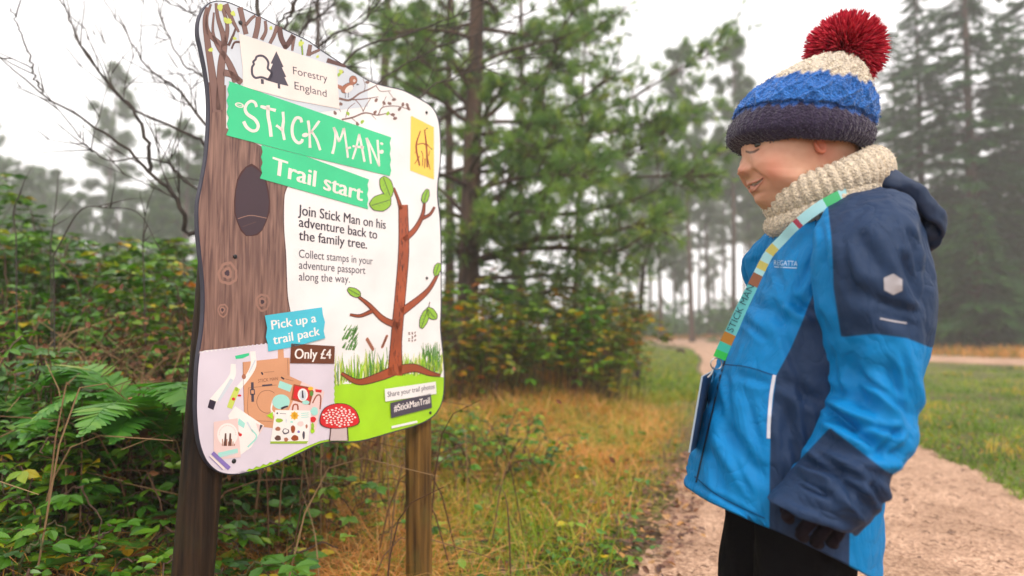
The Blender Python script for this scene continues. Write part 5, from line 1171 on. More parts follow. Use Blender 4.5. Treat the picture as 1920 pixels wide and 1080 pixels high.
# straw tussocks in the middle
x, y, k = clumped(21000, -1.2, 2.2, 2.4, 7.2, 380, .15, lambda x, y: left_of(x, y, .12 + .3 * rng.random(len(x))) & (y > 2.0))
tone = rng.random(380)[k]; blades(x, y, rng.uniform(.08, .33, len(x)) * (.6 + .5 * tone) * np.interp(y, [2.2, 4.2], [.3, 1]), rng.uniform(.5, 2.2, len(x)), rng.uniform(.003, .006, len(x)), np.clip(tone * .7 + rng.normal(.15, .12, len(x)), 0, 1), m_straw, 'straw_grass', 'orange and straw coloured dry grass tussocks between sign and path')
x, y, k = clumped(38000, -1.6, 2.2, 2.2, 8.5, 420, .14, lambda x, y: left_of(x, y, .02 + rng.uniform(0, .45, len(x))) & (y > 2.0))
blades(x, y, rng.uniform(.05, .2, len(x)), rng.uniform(.2, 1.4, len(x)), rng.uniform(.003, .006, len(x)), np.clip(rng.beta(2, 2, 420)[k] * .8 + rng.normal(.32, .14, len(x)), 0, 1), m_green, 'verge_grass', 'green and yellow grass on the verge left of the path')
x, y, k = clumped(6000, -2.0, -.25, 1.75, 2.9, 90, .10, lambda x, y: (y > 1.6))
blades(x, y, rng.uniform(.10, .34, len(x)), rng.uniform(.6, 2.0, len(x)), rng.uniform(.002, .004, len(x)), np.clip(rng.normal(.62, .2, len(x)), 0, 1), m_straw, 'withered_grass', 'withered pale grass at the bottom left round the dark post')
# lawn right of the path
n = 100000; y = 1.4 + 15.6 * rng.random(n)**1.6; x = np.interp(y, ER[:, 1], ER[:, 0]) - .04 + (3 + y * .75) * rng.random(n)**1.1
kp = ~on_cross(x, y) & (x < y * .85 + 1.5); x, y = x[kp], y[kp]
pat = np.array([mnoise.noise(Vector((a * .8, b * .8, 3))) for a, b in zip(x, y)])
blades(x, y, rng.uniform(.03, .10, len(x)) * (1 + .7 * pat) * np.interp(y, [3, 9, 14], [1, .8, .45]), rng.uniform(.2, 1.2, len(x)), rng.uniform(.004, .007, len(x)) * (1 + .08 * y), np.clip(.50 + .55 * pat + rng.normal(0, .16, len(x)), 0, 1), m_green, 'lawn_grass', 'short green grass beside the path on the right')
cx, cy = rng.uniform(2.8, 12, 150), rng.uniform(3.6, 14, 150); k = rng.integers(0, 150, 9000); x, y = cx[k] + rng.normal(0, .13, 9000), cy[k] + rng.normal(0, .13, 9000)
kp = right_of(x, y, .08) & ~on_cross(x, y) & (x < y * .85 + 1.5); x, y, k = x[kp], y[kp], k[kp]
blades(x, y, rng.uniform(.06, .20, len(x)) * np.interp(y, [3, 9, 14], [1, .8, .5]), rng.uniform(.2, 1.3, len(x)), rng.uniform(.004, .008, len(x)) * (1 + .06 * y), np.clip(rng.choice([.05, .3, .95], 150)[k] + rng.normal(0, .1, len(x)), 0, 1), m_green, 'lawn_tufts', 'darker and tawny tufts in the grass on the right')
A = Acc(); n = 900; y = rng.uniform(3.2, 8, n); x = np.interp(y, ER[:, 1], ER[:, 0]) + rng.random(n)**1.5 * 3; az = rng.uniform(0, 2 * pi, n)
leaves(A, np.stack([x, y, gz(x, y) + rng.uniform(.02, .09, n)], 1), np.stack([np.cos(az), np.sin(az), rng.normal(0, .3, n)], 1), np.array([0, 0, 1]) + rng.normal(0, .4, (n, 3)), rng.uniform(.02, .045, n), rng.random(n))
tag(A.build('lawn_leaves', m_bramr), 'small weeds and fallen leaves in the grass on the right', 'weeds', kind='stuff')
# far verges
n = 26000; t = rng.random(n); i = (t * 140).astype(int); sgn = rng.choice([-1, 1], n, p=[.35, .65]); off = track_w[i, 0] + rng.random(n)**1.2 * 4.5
x, y = c1[i, 0] + sgn * tn[i, 0] * off, c1[i, 1] + sgn * tn[i, 1] * off; kp = ~on_path(x, y, .1) & (y > 12) & ~on_cross(x, y, .2) & (np.hypot(x, y) > np.hypot(c1[i, 0], c1[i, 1]) + .4); x, y = x[kp], y[kp]
blades(x, y, rng.uniform(.15, .5, len(x)), rng.uniform(.2, 1.0, len(x)), rng.uniform(.012, .03, len(x)), np.clip(rng.normal(.35, .25, len(x)), 0, 1), m_straw, 'far_dry_grass', 'tall tawny grass along the crossing path')
n = 16000; y = rng.uniform(8, 24, n); x = np.interp(y, EL[:, 1], EL[:, 0]) - rng.random(n)**1.3 * 4 - .1
blades(x, y, rng.uniform(.05, .2, n) * np.where(y > 12, .5, 1), rng.uniform(.2, 1.0, n), rng.uniform(.008, .018, n), np.clip(rng.normal(.5, .25, n), 0, 1), m_green, 'far_verge_grass', 'rough grass on the far left side of the path')
# leaf litter and small creeping leaves
m_litter = ramp_mat('dead_leaf', [(0, (.06, .025, .018)), (.35, (.15, .07, .045)), (.65, (.26, .13, .085)), (.85, (.34, .20, .10)), (1, (.46, .22, .05))], .55, .4, .1)
n = 5200; y = rng.uniform(1.9, 4.6, n); x = np.interp(y, EL[:, 1], EL[:, 0]) + .16 - rng.random(n)**.9 * 1.7
pos = np.stack([x, y, gz(x, y) + rng.uniform(.004, .035, n)], 1); az = rng.uniform(0, 2 * pi, n); A = Acc()
leaves(A, pos, np.stack([np.cos(az), np.sin(az), rng.normal(0, .3, n)], 1), np.array([0, 0, 1]) + rng.normal(0, .4, (n, 3)), rng.uniform(.02, .05, n), rng.random(n))
tag(A.build('leaf_litter', m_litter), 'brown fallen leaves scattered on the verge', 'fallen leaves', kind='stuff')
n = 1500; y = rng.uniform(2.0, 6.0, n); x = np.interp(y, EL[:, 1], EL[:, 0]) - .1 - rng.random(n)**.9 * 2.2
pos = np.stack([x, y, gz(x, y) + rng.uniform(.01, .12, n)], 1); az = rng.uniform(0, 2 * pi, n); A = Acc()
leaves(A, pos, np.stack([np.cos(az), np.sin(az), rng.normal(0, .3, n)], 1), np.array([0, 0, 1]) + rng.normal(0, .35, (n, 3)), rng.uniform(.025, .055, n), np.clip(rng.normal(.45, .2, n), 0, .9))
tag(A.build('ground_cover_leaves', m_bram), 'small green creeping leaves on the verge', 'ground cover', kind='stuff')
# needles, twigs and chips on the gravel
A = Acc(); m_deb = ramp_mat('path_debris', [(0, (.03, .018, .014)), (.6, (.12, .06, .035)), (1, (.3, .16, .09))], .8, .2, 0)
for k in range(1500):
    yy_ = 1.6 + 9 * rng.random()**1.7; xx = np.interp(yy_, EL[:, 1], EL[:, 0]) + rng.random() * (np.interp(yy_, ER[:, 1], ER[:, 0]) - np.interp(yy_, EL[:, 1], EL[:, 0])); a = rng.uniform(0, pi); l = rng.uniform(.012, .05)
    zz = gz(xx, yy_) + .018; P = np.array([(xx, yy_, zz), (xx + l * .5 * cos(a), yy_ + l * .5 * sin(a), zz + rng.uniform(0, .008)), (xx + l * cos(a + .3), yy_ + l * sin(a + .3), zz)]); A.tube(P, [.0012, .0014, .0006], 4, rng.random())
tag(A.build('path_needles', m_deb), 'dead pine needles and bits of twig strewn over the gravel path', 'needles', kind='stuff')
A = Acc(); n = 380; y = 2.0 + 8 * rng.random(n)**1.6; l, r_ = np.interp(y, EL[:, 1], EL[:, 0]), np.interp(y, ER[:, 1], ER[:, 0]); x = l + (r_ - l) * rng.random(n)
az = rng.uniform(0, 2 * pi, n); leaves(A, np.stack([x, y, gz(x, y) + .022], 1), np.stack([np.cos(az), np.sin(az), 0 * az], 1), np.array([0, 0, 1]) + rng.normal(0, .25, (n, 3)), rng.uniform(.012, .04, n), rng.random(n)**1.8)
tag(A.build('path_leaves', m_litter), 'dark dead leaves and bark chips lying on the gravel path', 'fallen leaves', kind='stuff')
# ------------------------------------------------------------------ trees
def bark(name, dark, light, sc=(14, 14, 3)):
    m, nt, b, N, L = nodes(name)
    tc = N.new('ShaderNodeTexCoord'); mp = N.new('ShaderNodeMapping'); mp.inputs['Scale'].default_value = sc
    nz = N.new('ShaderNodeTexNoise'); nz.inputs['Scale'].default_value = 1; nz.inputs['Detail'].default_value = 6
    rp = N.new('ShaderNodeValToRGB'); e = rp.color_ramp.elements; e[0].position = .35; e[0].color = (*dark, 1); e[1].position = .65; e[1].color = (*light, 1)
    L.new(tc.outputs['Object'], mp.inputs[0]); L.new(mp.outputs[0], nz.inputs['Vector']); L.new(nz.outputs[0], rp.inputs[0]); L.new(rp.outputs[0], b.inputs['Base Color'])
    b.inputs['Roughness'].default_value = .85; bu = N.new('ShaderNodeBump'); bu.inputs['Strength'].default_value = .6; bu.inputs['Distance'].default_value = .02; L.new(nz.outputs[0], bu.inputs['Height']); L.new(bu.outputs[0], b.inputs['Normal'])
    return m
m_pbark = bark('pine_bark', (.030, .017, .012), (.10, .056, .036)); m_twig = bark('bare_twig', (.022, .016, .014), (.06, .045, .035), (40, 40, 10))
m_need = ramp_mat('pine_needles', [(0, (.04, .09, .028)), (.4, (.105, .20, .048)), (.75, (.20, .32, .06)), (1, (.33, .38, .07))], .5, .3, .3)
m_spr = ramp_mat('spruce_needles', [(0, (.016, .045, .016)), (.5, (.036, .11, .030)), (1, (.10, .23, .045))], .55, .3, .25)
m_mist = ramp_mat('far_pine_needles', [(0, (.025, .055, .02)), (.5, (.055, .12, .03)), (1, (.12, .19, .04))], .55, .3, .25)
# needle tuft: a bottle brush along +x
def tuft(n, ln, wd, spread, seed):
    rg = np.random.default_rng(seed); V = []; F = []
    for i in range(n):
        u = rg.random() * .6; a = rg.uniform(0, 2 * pi); sp = rg.uniform(.4, 1) * spread; d = np.array([cos(sp), sin(sp) * cos(a), sin(sp) * sin(a)]); b = np.array([u, 0, 0]); s_ = unit(np.cross(d, rg.normal(size=3))) * wd
        e = b + d * ln * rg.uniform(.7, 1.1); V += [b - s_, b + s_, e]; F.append((3 * i, 3 * i + 1, 3 * i + 2))
    return np.array(V), np.array(F)
TUFT = tuft(26, .85, .022, .95, 1); TUFTS = tuft(16, .9, .045, .95, 2)
def limb(A, p0, d0, L, r0, droop, wig, rg, n=12, up=0):
    r0 = max(r0, .0024)
    P = [p0]; d = unit(np.array(d0, float)); st = L / (n - 1)
    for i in range(n - 1):
        d = unit(d + rg.normal(0, wig, 3) + np.array([0, 0, -droop + up * i / n])); P.append(P[-1] + d * st)
    P = np.array(P); A.tube(P, np.linspace(r0, r0 * .18, n), 5, rg.random()); return P
def pine(name, loc, h, r, rg, label, z0=.12, nb=46, blen=1.9, tsize=.16, dens=1.0, needm=None, lean=(0, 0), dead=.25, T_=TUFT, custom=None, group=None, topshape=1.0, sub=7, cat='pine tree'):
    o = thing(name, label, cat, loc, 0, group); o0 = np.array(loc); A = Acc(); tp, td, tr_ = [], [], []
    n = 24; t = np.linspace(0, 1, n); w_ = rg.normal(0, .02, (n, 2)).cumsum(0) * .35
    P = o0 + np.stack([lean[0] * t + w_[:, 0], lean[1] * t + w_[:, 1], h * t - .15 * (t == 0)], 1); A.tube(P, r * (1 - .8 * t) * np.where(t < .03, 1.25, 1), 12, .5)
    def foliate(Q, live, dn, L):
        m_ = max(2, int(L / tsize * 1.6 * dn))
        if live <= 0: return
        for q in range(m_):
            u = rg.uniform(.30, 1.0); i = min(int(u * (len(Q) - 1)), len(Q) - 2); p = Q[i]; dd_ = unit(Q[i + 1] - Q[i])
            # short side shoot carrying tufts
            d = unit(dd_ * .6 + rg.normal(0, .55, 3) + [0, 0, .25]); l = L * .22 * rg.uniform(.3, 1)
            A.tube(np.array([p, p + d * l * .5, p + d * l]), [.006, .004, .002], 4, .4)
            for z in range(2 if rg.random() < .5 else 3):
                tp.append(p + d * l * rg.uniform(.55, 1)); td.append(d + rg.normal(0, .45, 3)); tr_.append(rg.random())
        tp.append(Q[-1]); td.append(unit(Q[-1] - Q[-2])); tr_.append(rg.random())
    for k in range(nb):
        u = z0 + (1 - z0) * (k + rg.random()) / nb; i = min(int(u * (n - 1)), n - 2); p = P[i] + (P[i + 1] - P[i]) * (u * (n - 1) - i); az = k * 2.399 + rg.normal(0, .4)
        L = blen * rg.uniform(.6, 1.1) * (1 - ((u - z0) / (1 - z0))**1.6 * .75 * topshape) * min(1, .55 + 1.5 * (u - z0)); el = rg.normal(.15, .25) + .5 * u
        Q = limb(A, p, (cos(az) * cos(el), sin(az) * cos(el), sin(el)), L, r * .22 * (1 - .6 * u) + .008, .03, .08, rg)
        live = rg.random() > dead * (1.6 if u < .35 else .4)
        for s_ in range(sub if live else sub + 6):
            v = rg.uniform(.25, .95); i2 = int(v * 11); d2 = unit(unit(Q[min(i2 + 1, 11)] - Q[i2 - 1]) + rg.normal(0, .55, 3)); L2 = L * .42 * rg.uniform(.4, 1.1) * (1.15 - v)
            Q2 = limb(A, Q[i2], d2, L2, .010, .0, .10, rg, 7); foliate(Q2, live, dens, L2 + .1)
        foliate(Q, live, dens * .7, L)
    for pts, r0, live in (custom or []):
        Q = crom(np.array(pts), 26); A.tube(Q, np.linspace(r0, r0 * .2, 26), 7, .5); L = np.linalg.norm(np.diff(Q, axis=0), axis=1).sum()
        for s_ in range(int(L * 7)):
            v = rg.uniform(.2, .97); i2 = max(1, int(v * 25)); d2 = unit(unit(Q[min(i2 + 1, 25)] - Q[i2 - 1]) + rg.normal(0, .6, 3)); L2 = .75 * rg.uniform(.35, 1.1) * (1.2 - v * .7)
            Q2 = limb(A, Q[i2], d2, L2, .009, .0, .10, rg, 7); foliate(Q2, live, dens * 1.1, L2 + .15)
        foliate(Q[8:], live, dens * .6, L)
    A.build('trunk', m_pbark, o, True)
    if tp:
        V, F = scatter(T_[0], T_[1], np.array(tp), frames(np.array(td), rg.normal(size=(len(tp), 3))), tsize * rg.uniform(.7, 1.25, len(tp)))
        mk('crown', V, F, needm or m_need, o, False, {'rnd': np.repeat(np.clip(np.array(tr_) * .7 + rg.normal(.15, .1, len(tp)), 0, 1), len(T_[0]))})
    return o
def copy_tree(src, loc, rz, sc, label=None, group=None):
    o = src.copy(); C.objects.link(o); o.location = loc; o.rotation_euler = (0, 0, rz); o.scale = (sc, sc, sc)
    if label: o['label'] = label
    if group: o['group'] = group
    for ch in [c for c in C.objects if c.parent == src]:
        q = ch.copy(); C.objects.link(q); q.parent = o
    return o
rg = np.random.default_rng(77)
# the big pine behind the sign
Yp = 7.8; p = at(868, 560, Yp)
big = lambda pts, dy: [at(x, y, Yp + dy * i / (len(pts) - 1)) for i, (x, y) in enumerate(pts)]
cust = [(big([(868, 470), (930, 400), (985, 260), (1040, 100), (1075, -20)], -.4), .055, .6), (big([(866, 480), (940, 420), (1000, 370), (1080, 310), (1115, 230)], -1.2), .045, 1), (big([(862, 500), (950, 470), (1060, 465), (1160, 470), (1260, 395)], -.9), .045, 1),
        (big([(868, 420), (960, 350), (1080, 300), (1180, 290), (1290, 215)], -.3), .035, 1), (big([(872, 330), (980, 260), (1080, 190), (1170, 130)], -.8), .035, 1), (big([(880, 250), (980, 160), (1080, 80), (1180, 10)], .6), .035, 1),
        (big([(868, 450), (1000, 410), (1130, 390), (1250, 350), (1360, 280)], .4), .035, 1), (big([(866, 520), (960, 520), (1080, 510), (1190, 480)], -.6), .03, 1), (big([(876, 300), (1000, 230), (1150, 200), (1290, 120), (1370, 90)], .7), .03, .8),
        (big([(870, 400), (800, 330), (720, 260)], .5), .03, 1), (big([(880, 200), (800, 120), (730, 30)], .4), .03, 1), (big([(866, 480), (820, 430), (780, 400)], -.6), .03, 1), (big([(872, 360), (1000, 330), (1110, 330)], -1.6), .03, 1), (big([(866, 545), (960, 560), (1060, 540), (1130, 560)], -1.0), .03, 1),
        (big([(868, 430), (1000, 370), (1120, 340), (1230, 330), (1330, 330)], -.7), .03, 1), (big([(870, 380), (980, 300), (1090, 250), (1210, 240), (1330, 190)], -.2), .03, 1), (big([(866, 500), (1000, 450), (1120, 440), (1230, 410)], -1.3), .03, 1), (big([(868, 460), (900, 420), (960, 400), (1030, 400)], -1.6), .025, 1), (big([(868, 500), (880, 460), (900, 420), (935, 400)], -1.2), .025, 1), (big([(874, 330), (900, 290), (950, 260), (1010, 280)], -1.4), .025, 1)]
top = at(915, -300, Yp)
pine('pine_tree', (p[0], p[1], float(gz(p[0], p[1]))), 8.8, .135, rg, 'big brown trunked pine behind the sign with long green boughs reaching right', .13, 60, 2.1, .14, .58, None, ((top[0] - p[0]) * 1.25, 0), .5, custom=cust)
for px_, Y_, h_, r_, lab, dd_ in [(838, 10.5, 9.5, .085, 'thinner dark pine close beside the big pine trunk', .35), (706, 12.5, 11, .13, 'pine with orange brown bark seen just above the board of the sign', .4), (760, 15, 12, .13, 'dark pine in the second row above the right corner of the board', .3), (975, 13.0, 9.5, .08, 'slim pine standing behind the boughs of the big pine', .3),
                                 (600, 15.5, 11, .12, 'pine behind the bare tree above the middle of the board', .4), (1075, 17, 9.0, .09, 'pale pine behind the right hand boughs of the big pine', .25)]:
    q = at(px_, 600, Y_); pine('pine_tree', (q[0], q[1], float(gz(q[0], q[1]))), h_, r_, rg, lab, .2, 34, 1.9, .2, .38, None, (rg.normal(0, .2), 0), dd_, TUFTS, sub=6)
# a thin leaning sapling stem right of the thicket
A = Acc(); q = [at(1192, 560, 9), at(1205, 520, 9), at(1215, 470, 9), at(1238, 400, 9), at(1250, 330, 9)]; q[0][2] = 0; A.tube(crom(np.array(q), 14), np.linspace(.03, .012, 14), 7)
for k in range(26):
    i = rg.integers(1, 4); limb(A, q[i], (rg.normal(), rg.normal(), .8), rg.uniform(.3, .9), .008, .0, .1, rg, 7)
sap = thing('bare_sapling', 'thin bare sapling leaning right at the end of the thicket', 'sapling', tuple(q[0])); A.build('trunk', m_twig, sap, True)

# bare multi-stemmed tree right behind the sign
bt = at(560, 600, 2.75); bare = thing('bare_tree', 'leafless dark tree with many thin twigs fanning out from behind the sign', 'tree', (bt[0], bt[1], float(gz(bt[0], bt[1]))))
root = np.array([bt[0], bt[1], float(gz(bt[0], bt[1])) - .1]); A = Acc(); Bt = Acc()
def twigs(P, r0, depth, dens, rg, A=Bt):
    L = np.linalg.norm(np.diff(P, axis=0), axis=1).sum(); m_ = int(L * dens)
    for k in range(m_):
        u = rg.uniform(.15, .97); i = min(int(u * (len(P) - 1)), len(P) - 2); d = unit(P[i + 1] - P[i]); d2 = unit(d + rg.normal(0, .48, 3) * [1, .7, 1] + [0, 0, .12]); l = rg.uniform(.12, .55) * (1 - .4 * u) * (.55 if depth == 0 else 1)
        Q = limb(A, P[i], d2, l, max(.0026, r0 * .42 * (1 - .6 * u)), -.01, .07, rg, 9)
        if depth > 0: twigs(Q, r0 * .3, depth - 1, dens * 1.0, rg, A)
def stem(pts, Ys, r0, dens=6, from_root=True):
    Q = [at(x, y, Y) for (x, y), Y in zip(pts, Ys)]
    Q = ([root, root * .5 + Q[0] * .5 + np.array([0, 0, -.1])] if from_root else []) + Q
    n = 34; P = crom(np.array(Q), n); P[1:-1] += rg.normal(0, .004, (n - 2, 3))
    A.tube(P, np.linspace(r0, max(r0 * .16, .0022), n) * .9, 7, .5); twigs(P[8 if from_root else 2:], r0 * .42, 1, dens * 1.6, rg)
lin = lambda a, b, n: np.linspace(a, b, n)
for pts, Ya, Yb, r0, dn in [([(480, 420), (358, 440), (345, 400), (318, 355), (280, 325), (240, 280), (165, 230), (80, 175), (0, 108)], 2.75, 2.5, .015, 4), ([(280, 322), (274, 260), (250, 205), (200, 150), (150, 80), (125, 20), (105, -25)], 2.66, 2.6, .009, 4),
                            ([(520, 440), (400, 290), (380, 265), (330, 240), (250, 205), (190, 140), (145, 70), (120, -20)], 2.8, 2.9, .012, 4), ([(520, 330), (385, 230), (330, 165), (280, 130), (235, 60), (190, -10)], 2.75, 3.0, .011, 5), ([(540, 330), (400, 160), (345, 120), (310, 50), (285, -20)], 2.8, 3.1, .009, 5),
                            ([(560, 300), (470, 80), (430, 60), (330, 10), (290, -20)], 2.8, 2.9, .008, 5), ([(540, 300), (495, 100), (483, 20), (480, -60)], 2.75, 2.75, .032, 3), ([(560, 300), (515, 80), (545, 20), (570, -40)], 2.75, 2.9, .014, 5), ([(565, 300), (535, 75), (551, 14), (556, -40)], 2.7, 2.7, .014, 4),
                            ([(570, 300), (560, 80), (610, 20), (640, -40)], 2.75, 2.9, .010, 5), ([(580, 300), (590, 100), (680, 40), (740, -30)], 2.75, 2.7, .009, 6), ([(600, 320), (640, 125), (760, 65), (880, 20), (960, -20)], 2.75, 3.2, .009, 5), ([(620, 340), (700, 170), (800, 100), (900, 60), (1000, 20)], 2.8, 3.3, .008, 5),
                            ([(640, 380), (780, 190), (860, 140), (960, 110), (1040, 95)], 2.8, 3.2, .007, 5), ([(480, 430), (360, 350), (300, 300), (205, 300), (160, 270), (150, 245)], 2.75, 2.6, .006, 4), ([(470, 440), (345, 340), (320, 300), (318, 260)], 2.75, 2.7, .006, 4), ([(540, 300), (402, 75), (395, 10), (400, -40)], 2.8, 2.9, .010, 4)]:
    fr_ = pts[0] != (280, 322); stem(pts, lin(Ya, Yb, len(pts)), r0, dn, fr_)
stem([(80, 175), (60, 120), (38, 60), (20, 15)], (2.5, 2.47, 2.45, 2.4), .004, 5, False)
A.build('trunk', m_twig, bare, True); Bt.build('twigs', m_twig, bare, True)
# thin stems rising out of the brambles
for pts, Y, lab in [([(100, 480), (150, 395), (200, 390), (260, 400), (300, 470)], 2.6, 'arching bare bramble cane above the left bushes'), ([(270, 520), (268, 450), (275, 390), (290, 350)], 2.9, 'upright thin bare stem nearest the sign over the brambles'), ([(30, 440), (25, 395), (40, 360)], 2.7, 'short bare stem at the left edge over the brambles'), ([(95, 460), (105, 380), (110, 320)], 3.0, 'thin straight bare stem over the left brambles')]:
    A = Acc(); Q = crom(np.array([at(*q, Y) for q in pts]), 20); g0 = np.array([Q[0][0] + .05, Y, float(gz(Q[0][0], Y))]); P = np.vstack([crom(np.array([g0, Q[0]]), 6)[:-1], Q]); A.tube(P, np.linspace(.0032, .0014, len(P)), 6, .5); twigs(P[6:], .003, 0, 9, rg, A)
    o = thing('bare_cane', lab, 'cane', tuple(g0)); A.build('cane', m_twig, o, True)

# spruces and far pines
def spruce(name, h, rad, rg, label, lev=34, per=7, z0=.06, needm=None, gap=.0):
    o = thing(name, label, 'spruce tree', (0, 0, 0)); A = Acc(); pos, X, Z, S_, rn = [], [], [], [], []
    A.tube(np.array([(0, 0, -.2), (.03, 0, h * .5), (0, 0, h)]), [h * .014, h * .008, .012], 9)
    for l in range(lev):
        u = z0 + (1 - z0) * (l + .5) / lev; z = h * u; L = rad * (1 - u)**.8 * rg.uniform(.75, 1.15) + .15
        for k in range(per):
            if rg.random() < gap: continue
            az = rg.uniform(0, 2 * pi); Lk = L * rg.uniform(.6, 1.15); d = np.array([cos(az), sin(az), 0]); z1 = z + rg.normal(0, h * .01)
            P = np.array([d * 0, d * Lk * .35 + [0, 0, Lk * .06], d * Lk * .7 - [0, 0, Lk * .06], d * Lk - [0, 0, Lk * .14]]) + [0, 0, z1]; A.tube(P, [.03 * (1 - u) + .008, .015, .009, .004], 4, .4)
            n_ = int(9 + Lk * 13)
            for q in range(n_):
                v = rg.uniform(.15, 1); p = np.array([np.interp(v, [0, .35, .7, 1], P[:, c]) for c in range(3)]); sd = rg.choice([-1, 1]); dd_ = unit(d * .7 + sd * np.array([-d[1], d[0], 0]) * rg.uniform(.2, 1) + [0, 0, rg.uniform(-.55, .05)])
                pos.append(p); X.append(dd_); Z.append(np.array([0, 0, 1]) + rg.normal(0, .25, 3)); S_.append(rg.uniform(.3, .66) * (.45 + .55 * Lk / rad)); rn.append(rg.random() * .6 + .35 * v * rg.random())
    V, F = scatter(SPR[0], SPR[1], np.array(pos), frames(np.array(X), np.array(Z)), np.array(S_))
    A.build('trunk', m_pbark, o, True); mk('crown', V, F, needm or m_spr, o, False, {'rnd': np.repeat(np.clip(rn, 0, 1), len(SPR[0]))}); return o
def spray(n, seed):
    rg = np.random.default_rng(seed); V, F = [], []
    for i in range(n):
        u = i / n; s_ = 1 if i % 2 else -1; b = np.array([u * .85, 0, -.05 * u]); d = unit(np.array([.75, s_ * .8 * (1 - .4 * u), rg.normal(-.12, .2)])); e = b + d * (.36 * (1 - .5 * u)); w_ = np.array([.055, -s_ * .02, .02]); V += [b - w_, b + w_, e]; F.append((3 * i, 3 * i + 1, 3 * i + 2))
    V += [np.array([0, -.03, 0]), np.array([0, .03, 0]), np.array([1.05, 0, -.08])]; F.append((3 * n, 3 * n + 1, 3 * n + 2)); return np.array(V), np.array(F)
SPR = spray(14, 3)
sp1 = spruce('spruce_tree', 14.6, 2.9, rg, '', 42, 8, .08, gap=.16); sp2 = spruce('spruce_tree', 12.6, 2.6, rg, '', 36, 8, .04, gap=.08); sp3 = spruce('spruce_tree', 4.2, 1.7, rg, '', 20, 9, .02)
def place(src, px, Y, sc, lab, first=None, rz=None, group=None, py=610):
    q = at(px, 610, Y); loc = (q[0], q[1], float(gz(q[0], q[1]))); rz = rg.uniform(0, 6) if rz is None else rz
    if src.get('used'): return copy_tree(src, loc, rz, sc, lab, group)
    src['used'] = 1; src.location = loc; src.rotation_euler = (0, 0, rz); src.scale = (sc, sc, sc); src['label'] = lab
    if group: src['group'] = group
    return src
GS = 'spruces at the edge of the wood on the right'
for src, px, Y, sc, lab in [(sp1, 1832, 21, 1.02, 'tallest spruce on the right with a straight dark trunk and open crown'), (sp2, 1738, 23, 1.0, 'tall spruce right behind the red bobble of the hat'), (sp1, 1690, 29, .92, 'paler spruce left of the two tallest, above the hood of the child'), (sp2, 1905, 24, .95, 'tall spruce at the right edge of the picture'), (sp1, 1990, 27, 1.0, 'spruce cut off by the right edge, behind the others'),
                            (sp3, 1835, 18.5, .95, 'bushy young spruce at the foot of the tallest spruce'), (sp3, 1745, 19.5, .72, 'small young spruce just right of the jacket'), (sp3, 1925, 20, .8, 'young spruce at the right edge over the path'), (sp2, 1780, 33, .9, 'misty spruce in the gap between the two tallest'), (sp2, 1660, 38, .85, 'misty spruce behind the shoulder of the child'), (sp3, 1690, 24, .9, 'young spruce half hidden behind the shoulder of the child'), (sp2, 1955, 21.5, 1.0, 'dark spruce at the very edge on the right, in front of the others'), (sp3, 1790, 20.5, .8, 'young spruce between the two tallest spruces')]:
    place(src, px, Y * 1.22, sc * 1.22, lab, group=GS)
# far slender pines
fp1 = pine('far_pine', (0, 0, 0), 13, .12, rg, '', .45, 26, 1.9, .42, .42, m_mist, (.3, 0), .1, TUFTS, sub=5); fp2 = pine('far_pine', (0, 0, 0), 11, .11, rg, '', .3, 30, 1.8, .42, .45, m_mist, (-.2, 0), .15, TUFTS, sub=5); fp3 = pine('far_pine', (0, 0, 0), 10, .16, rg, '', .10, 40, 2.7, .34, .62, m_mist, (.2, 0), .05, TUFTS, sub=6, topshape=.8)
GF_ = 'slender pines in the misty wood behind the path'
words_ = ['slender misty pine trunk left of the lanyard', 'straight dark pine trunk just left of the jacket', 'leaning misty pine at the end of the crossing path', 'thin pale pine in the middle of the misty wood']
for k, (px, Y, sc) in enumerate([(1298, 27, .92), (1240, 30, .9), (1375, 29, 1.0), (1330, 38, 1.0), (1265, 41, .95), (1410, 36, 1.0), (1218, 36, .85), (1450, 33, 1.0), (1356, 47, 1.0), (1310, 52, 1.05), (1280, 56, 1.0), (1395, 50, 1.1), (1430, 46, 1.05), (1180, 33, .85), (1150, 44, .9), (1500, 40, 1.0), (1550, 46, 1.05), (1480, 55, 1.1), (1240, 62, 1.1), (1340, 64, 1.2), (1420, 62, 1.2), (1200, 55, 1.0)]):
    place([fp1, fp2, fp1][k % 3], px, Y * 1.3, sc * 1.3, 'slender misty pine in the far wood between the thicket and the child', group=GF_)
GL = 'misty pines on the left beyond the brambles'
for k, (px, Y, sc, lab) in enumerate([(188, 30, .92, 'misty pine with a bare pinkish trunk and flat layered crown left of the sign'), (40, 32, .80, 'hazy green pine at the left edge'), (95, 38, .85, 'hazy green pine second from the left edge'), (-40, 28, .85, 'hazy pine cut by the left edge'), (140, 28, .5, 'rounded low pine in front of the misty trunk'), (290, 24, .5, 'dark green pine just left of the board'), (250, 40, .75, 'faint pine between the misty trunk and the board'), (340, 20, .62, 'dark pine half hidden behind the left edge of the board'), (60, 50, 1.0, 'faintest pine in the fog on the left'), (400, 30, .7, 'pine hidden behind the board, its crown over the brambles'), (20, 26, .5, 'low hazy green pine at the left edge behind the brambles'), (220, 27, .45, 'low misty pine right of the bare pinkish trunk'), (120, 44, .8, 'faint pine rising behind the second pine from the left'), (-20, 42, .95, 'faint tall pine behind the trees at the left edge'), (310, 34, .6, 'faint pine close to the left edge of the board'), (70, 23, .36, 'smallest low green pine behind the left brambles')]):
    place([fp2, fp3, fp3][k % 3] if k else fp1, px, Y * 1.75, sc * 1.75, lab, group=GL)
